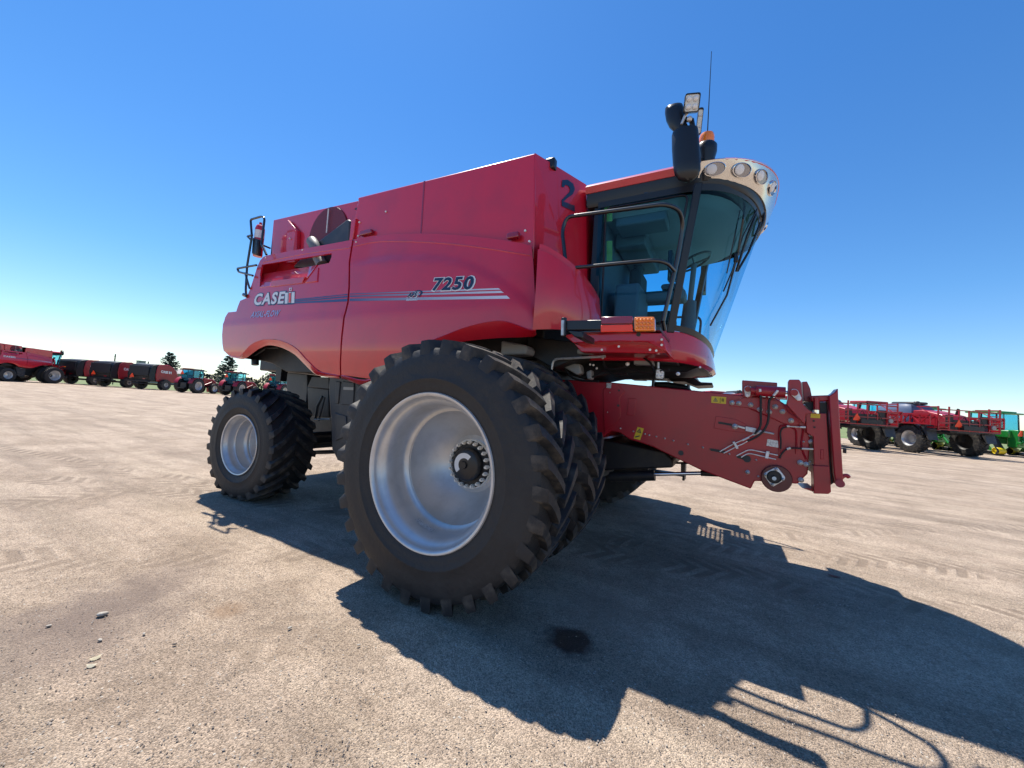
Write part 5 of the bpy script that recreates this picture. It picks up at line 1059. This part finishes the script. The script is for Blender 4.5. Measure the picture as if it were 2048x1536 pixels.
# ---- green tracked tractors
def track_tractor():
    t = empty('tracked_tractor')
    MB().prism([(x, -.5, z) for x, z in [(1.2, 1.3), (1.2, 2.2), (1.7, 2.3), (3.9, 2.15), (4.2, 1.9), (4.2, 1.2)]], (0, 1.0, 0)).build('hood', M['green'], t, bevel=.06)
    MB().box(-3.0, 3.9, -.45, .45, .9, 1.4).box(-3.3, -2.6, -.8, .8, .7, 2.0).box(-2.9, -.6, -1.0, 1.0, 1.4, 1.95).build('chassis', M['green'], t, bevel=.06)
    c = MB().box(-.7, 1.2, -.85, .85, 1.5, 1.8)
    for x, y in ((-.7, -.83), (-.7, .83), (.3, -.88), (.3, .88), (1.2, -.7), (1.2, .7)): c.tube([(x, y, 1.7), (x*.95, y*.97, 3.2)], .05, 6)
    cb_ = c.build('cab', M['black'], t); cb_.location = (-1.3, 0, 0)
    MB().box(-.9, 1.35, -1.0, 1.0, 3.2, 3.32).build('cab_roof', M['green'], cb_, bevel=.05)
    MB().box(-.7, 1.1, -.7, .7, 3.32, 3.42).build('roof_cap', M['green'], cb_, bevel=.05)
    for y in (-.84, .84): MB().box(-.68, 1.15, y-.005, y+.005, 1.8, 3.18).build('side_glass', M['glass'], cb_)
    MB().box(-.71, -.70, -.8, .8, 1.9, 3.18).build('rear_glass', M['glass'], cb_)
    MB().box(-.3, .2, -.3, .3, 1.85, 2.7).build('seat', M['fabric'], cb_, bevel=.08)
    MB().tube([(.9, -.9, 2.7), (1.0, -1.5, 2.7), (1.0, -1.5, 2.2)], .02).box(.97, 1.03, -1.62, -1.38, 2.2, 2.7).build('mirror', M['black'], cb_)
    for x in (-1.9, 2.4):
        for s in (-1, 1):
            tk = MB(); pts = [(x-1.0, .32), (x-.85, .06), (x+.85, .06), (x+1.0, .32), (x+.35, 1.5), (x, 1.62), (x-.35, 1.5)]
            pts = [(p.x, p.z) for p in rounded([(a, 0, b) for a, b in pts], .3, 4, True)]; cx, cz = x, .7
            inn = [(cx+(a-cx)*.93, cz+(b-cz)*.92) for a, b in pts]; y0, y1 = s*1.15, s*1.75
            tk.loft([[Vector((a, y0, b)) for a, b in pts], [Vector((a, y1, b)) for a, b in pts], [Vector((a, y1, b)) for a, b in inn], [Vector((a, y0, b)) for a, b in inn], [Vector((a, y0, b)) for a, b in pts]])
            for i in range(len(pts)):
                a = Vector((pts[i][0], 0, pts[i][1])); 
                if i % 2: d = Vector((a.x-cx, 0, a.z-cz)).normalized(); tk.tube([a+Vector((0, y0, 0))+d*.015, a+Vector((0, y1, 0))+d*.015], .035, 5)
            tb_ = tk.build('track', M['rubber'], t, 40)
            for wx, wz, wr in ((x-.78, .36, .26), (x+.78, .36, .26), (x, 1.22, .30), (x-.3, .2, .13), (x+.3, .2, .13)):
                MB().lathe([(s*1.2, wr*.9), (s*1.2, wr), (s*1.68, wr), (s*1.70, wr*.9), (s*1.62, wr*.75), (s*1.60, wr*.3), (s*1.68, wr*.25), (s*1.68, 0)], c=(wx, 0, wz), seg=24).build('track_wheel', M['wyellow' if wr > .2 else 'shield'], tb_, 35)
            MB().prism([(x-.5, s*1.55, .35), (x+.5, s*1.55, .35), (x+.1, s*1.55, 1.0), (x-.1, s*1.55, 1.0)], (0, s*.05, 0)).build('track_frame', M['green'], tb_)
            MB().box(x-.6, x+.6, s*1.1-.0, s*1.75, 1.78, 1.84).build('fender', M['shield'], t, bevel=.02)
    for y in (-.5, .5): MB().tube([(-3.0, y, 1.5), (-3.6, y*1.3, 1.1), (-4.0, y*1.5, .7)], .07, 8).tube([(-3.1, y, 1.9), (-3.6, y*1.3, 1.2)], .05, 8).box(-3.4, -3.2, y-.08, y+.08, .9, 2.0).build('hitch_arm', M['green'], t)
    MB().box(-3.5, -3.25, -.9, .9, .95, 1.15).build('hitch', M['green'], t, bevel=.02)
    smv(t, (-3.36, .65, 1.75), .24)
    return t
tk_ = track_tractor(); tk_.rotation_euler = (0, 0, HD); lt = Vector(place(G(1990, 911), (-2.7, 1.75))); tk_.location = lt
tag(tk_, 'green four-track tractor cut by the right edge of the photo', 'tractor', 'green tracked tractors')
copy_tree(tk_, lt-dl*.93, HD, 'green four-track tractor seen through the red sprayer, its yellow track wheels showing', 'green tracked tractors')

# ---- conifers, treeline, building, poles
def conifer(h, w_, seed):
    rn = random.Random(seed); t = empty('conifer_tree')
    MB().tube([(0, 0, 0), (.03, .02, h*.5), (0, 0, h*.97)], [h*.022, h*.014, .02], 8).build('trunk', M['bark'], t)
    br = MB(); fo = MB(); n = 130
    for i in range(n):
        u = (i+rn.random())/n; z = h*(.10+.88*u); L_ = w_*(1-u)**.75*rn.uniform(.72, 1.12)+.15; a = rn.random()*6.283; d = Vector((math.cos(a), math.sin(a), 0)); sd = Vector((-d.y, d.x, 0))
        p0 = Vector((0, 0, z)); p1 = p0+d*L_*.55+Vector((0, 0, L_*.02)); p2 = p0+d*L_+Vector((0, 0, L_*rn.uniform(.05, .28)))
        br.tube([p0, p1, p2], [.04, .025, .01], 4)
        for k in range(40):
            v = .2+.8*rn.random(); q = p0.lerp(p1, v/.55) if v < .55 else p1.lerp(p2, (v-.55)/.45)
            sp_ = .30*L_*(1.1-v)+.12; e = q+sd*rn.uniform(-sp_, sp_)+d*rn.uniform(0, .25)+Vector((0, 0, rn.uniform(-.22, .12))); wv = Vector((rn.uniform(-1, 1), rn.uniform(-1, 1), rn.uniform(-.6, .6))).normalized()*rn.uniform(.13, .24)
            b = (e-q)*.6+d*.12; fo.add([q, q+b+wv, e+d*.1, q+b-wv], [(0, 1, 2, 3)])
    br.build('branches', M['bark'], t); me = fo
    o = me.build('crown', M['needle'], t)
    return t
for px, ytop, dep, w_, sd, lab in ((341, 704, 95, 3.4, 3, 'bushy dark conifer rising above the rightmost baler'), (459, 711, 92, 3.3, 5, 'bushy dark conifer rising behind the second red tractor'), (560, 716, 96, 3.2, 9, 'dark conifer mostly hidden behind the rear underside of the big combine')):
    top = at(px, ytop, dep); t = conifer(top.z, w_, sd); t.location = (top.x, top.y, 0); tag(t, lab, 'tree', 'conifers behind the machinery row')
def treeline():
    rn = random.Random(4); mb = MB()
    for i in range(5200):
        px = rn.uniform(365, 1000); dep = rn.uniform(118, 126); g = at(px, 760, dep); hz = 3.4+1.0*math.sin(px*.05)+.8*math.sin(px*.13+1); z = rn.random()**.7*max(1., hz); c = Vector((g.x, g.y, z))
        a = Vector((rn.uniform(-1, 1), rn.uniform(-1, 1), rn.uniform(-1, 1))).normalized()*rn.uniform(.25, .5); b = Vector((rn.uniform(-1, 1), rn.uniform(-1, 1), rn.uniform(-1, 1))).normalized()*rn.uniform(.25, .5)
        mb.add([c-a, c+b, c+a, c-b], [(0, 1, 2, 3)])
    tag(mb.build('treeline', M['shrub']), None, None, None, 'stuff')
treeline()
g = at(349, 745, 112); bd = empty('farm_building', (g.x, g.y, 0), R(30)); tag(bd, 'low tan farm building between the first conifer and the tractor', 'building')
MB().box(-5, 5, -4, 4, 0, 3.1).build('wall', M['wall'], bd); MB().prism([(-5.4, -4.4, 3.1), (-5.4, 4.4, 3.1), (-5.4, 0, 4.5)], (10.8, 0, 0)).build('roof', M['roofm'], bd)
MB().box(-1, 1, -4.03, -4.0, 0, 2.4).build('door', M['grey'], bd)
for (px, yt, lab) in ((231, 708, 'thin wooden utility pole sticking up behind the middle baler'), (297, 723, 'short distant pole showing above the rightmost baler')):
    tp = at(px, yt, 90); u = empty('utility_pole', (tp.x, tp.y, 0)); tag(u, lab, 'pole'); MB().tube([(0, 0, 0), (0, 0, tp.z)], [.16, .11], 8).build('post', M['wood'], u)
    MB().box(-.5, .5, -.06, .06, tp.z-.6, tp.z-.5).build('cross_arm', M['wood'], u)
g = at(281, 735, 88); u = empty('storage_bin', (g.x, g.y, 0)); tag(u, 'small grey box-like bin top peeking over the rightmost baler', 'bin'); MB().box(-.75, .75, -.6, .6, 0, at(281, 722.5, 88).z).build('bin_body', M['grey'], u, bevel=.04)
MB().box(-.8, .8, -.65, .65, at(281, 722.5, 88).z, at(281, 721.5, 88).z).build('bin_lid', M['shield'], u)

# ---- gravel and single stones
def pebbles():
    rn = random.Random(11); mb = MB(); f = [(0, 2, 4), (2, 1, 4), (1, 3, 4), (3, 0, 4), (2, 0, 5), (1, 2, 5), (3, 1, 5), (0, 3, 5)]
    for i in range(9000):
        d = rn.uniform(.5, 1)**1.0*rn.choice((1.5, 2.2, 3, 4.2, 6)); px = rn.uniform(-100, 2150); py = rn.uniform(1000, 1650); q = G(px, py)
        if q.y < -4.5: continue
        r_ = rn.choice((.002, .0025, .003, .004, .006)); an = rn.random()*3.14; c, s = math.cos(an), math.sin(an); w_ = rn.uniform(.5, 1)
        vs = [(r_, 0, 0), (-r_, 0, 0), (0, r_*w_, 0), (0, -r_*w_, 0), (r_*.2, 0, r_*.6), (0, 0, -r_*.4)]
        mb.add([(q.x+(x*c-y*s), q.y+(x*s+y*c), z+.001) for x, y, z in vs], f)
    tag(mb.build('gravel', mat('gravel_stone', (.42, .36, .30), .9, var=(.16, .13, .11), vscale=8., vlo=.45, vhi=.55)), None, None, None, 'stuff')
pebbles()
def stone(px, py, r_, m, lab, flat=.4, name='stone', cat='stone'):
    rn = random.Random(px); q = G(px, py); mb = MB().sphere((0, 0, 0), r_, 12, 8, (1, .6, flat))
    from mathutils import noise
    mb.v = [tuple(Vector(v)*(1+.3*noise.noise(Vector(v)/r_*1.3+Vector((px, 0, 0))))) for v in mb.v]
    o = mb.build(name, M[m], None, 30); o.location = (q.x, q.y, r_*flat*.5); o.rotation_euler = (0, 0, rn.random()*3); tag(o, lab, cat)
for a in ((205, 1230, .030, 'stonew', 'pale flat stone lying in the dark smudge on the left ground'), (98, 1252, .014, 'stonew', 'small pale chip left of the dark smudge, under the pale flat stone'), (200, 1281, .014, 'stonew', 'small pale stone just below the dark smudge at lower left'),
          (288, 1268, .012, 'stonew', 'tiny pale stone right of the dark smudge at lower left'), (349, 1289, .011, 'stoned', 'small dark round pebble at lower left on open ground'), (580, 1256, .014, 'stonew', 'small bright stone on sunlit ground left of the big wheel shadow'), (718, 1290, .010, 'stonew', 'tiny bright pebble near the serrated shadow edge of the big tyre'), (1268, 1303, .010, 'stonew', 'tiny white pebble in the shade right of the oil spot')): stone(*a)
def leaf(px, py, r_, col, lab):
    q = G(px, py); m = mat('dry_leaf', col, .8); mb = MB(); pts = [(math.cos(a)*r_*(1+.15*math.sin(5*a)), math.sin(a)*r_*.55, .002+.006*math.cos(2*a)) for a in np.linspace(0, 6.283, 14, endpoint=False)]
    o = mb.add(pts+[(0, 0, .008)], [(i, (i+1) % 14, 14) for i in range(14)]).build('dry_leaf', m); o.location = (q.x, q.y, .004); o.rotation_euler = (0, 0, px); tag(o, lab, 'leaf')
leaf(190, 1318, .024, (.62, .54, .36), 'yellowish dry leaf lying below the pale stone at lower left'); leaf(183, 1333, .022, (.64, .56, .40), 'pale dry leaf touching the one above it at lower left'); leaf(1668, 1153, .05, (.20, .07, .05), 'reddish brown scrap lying at the edge of the combine shadow on the right')
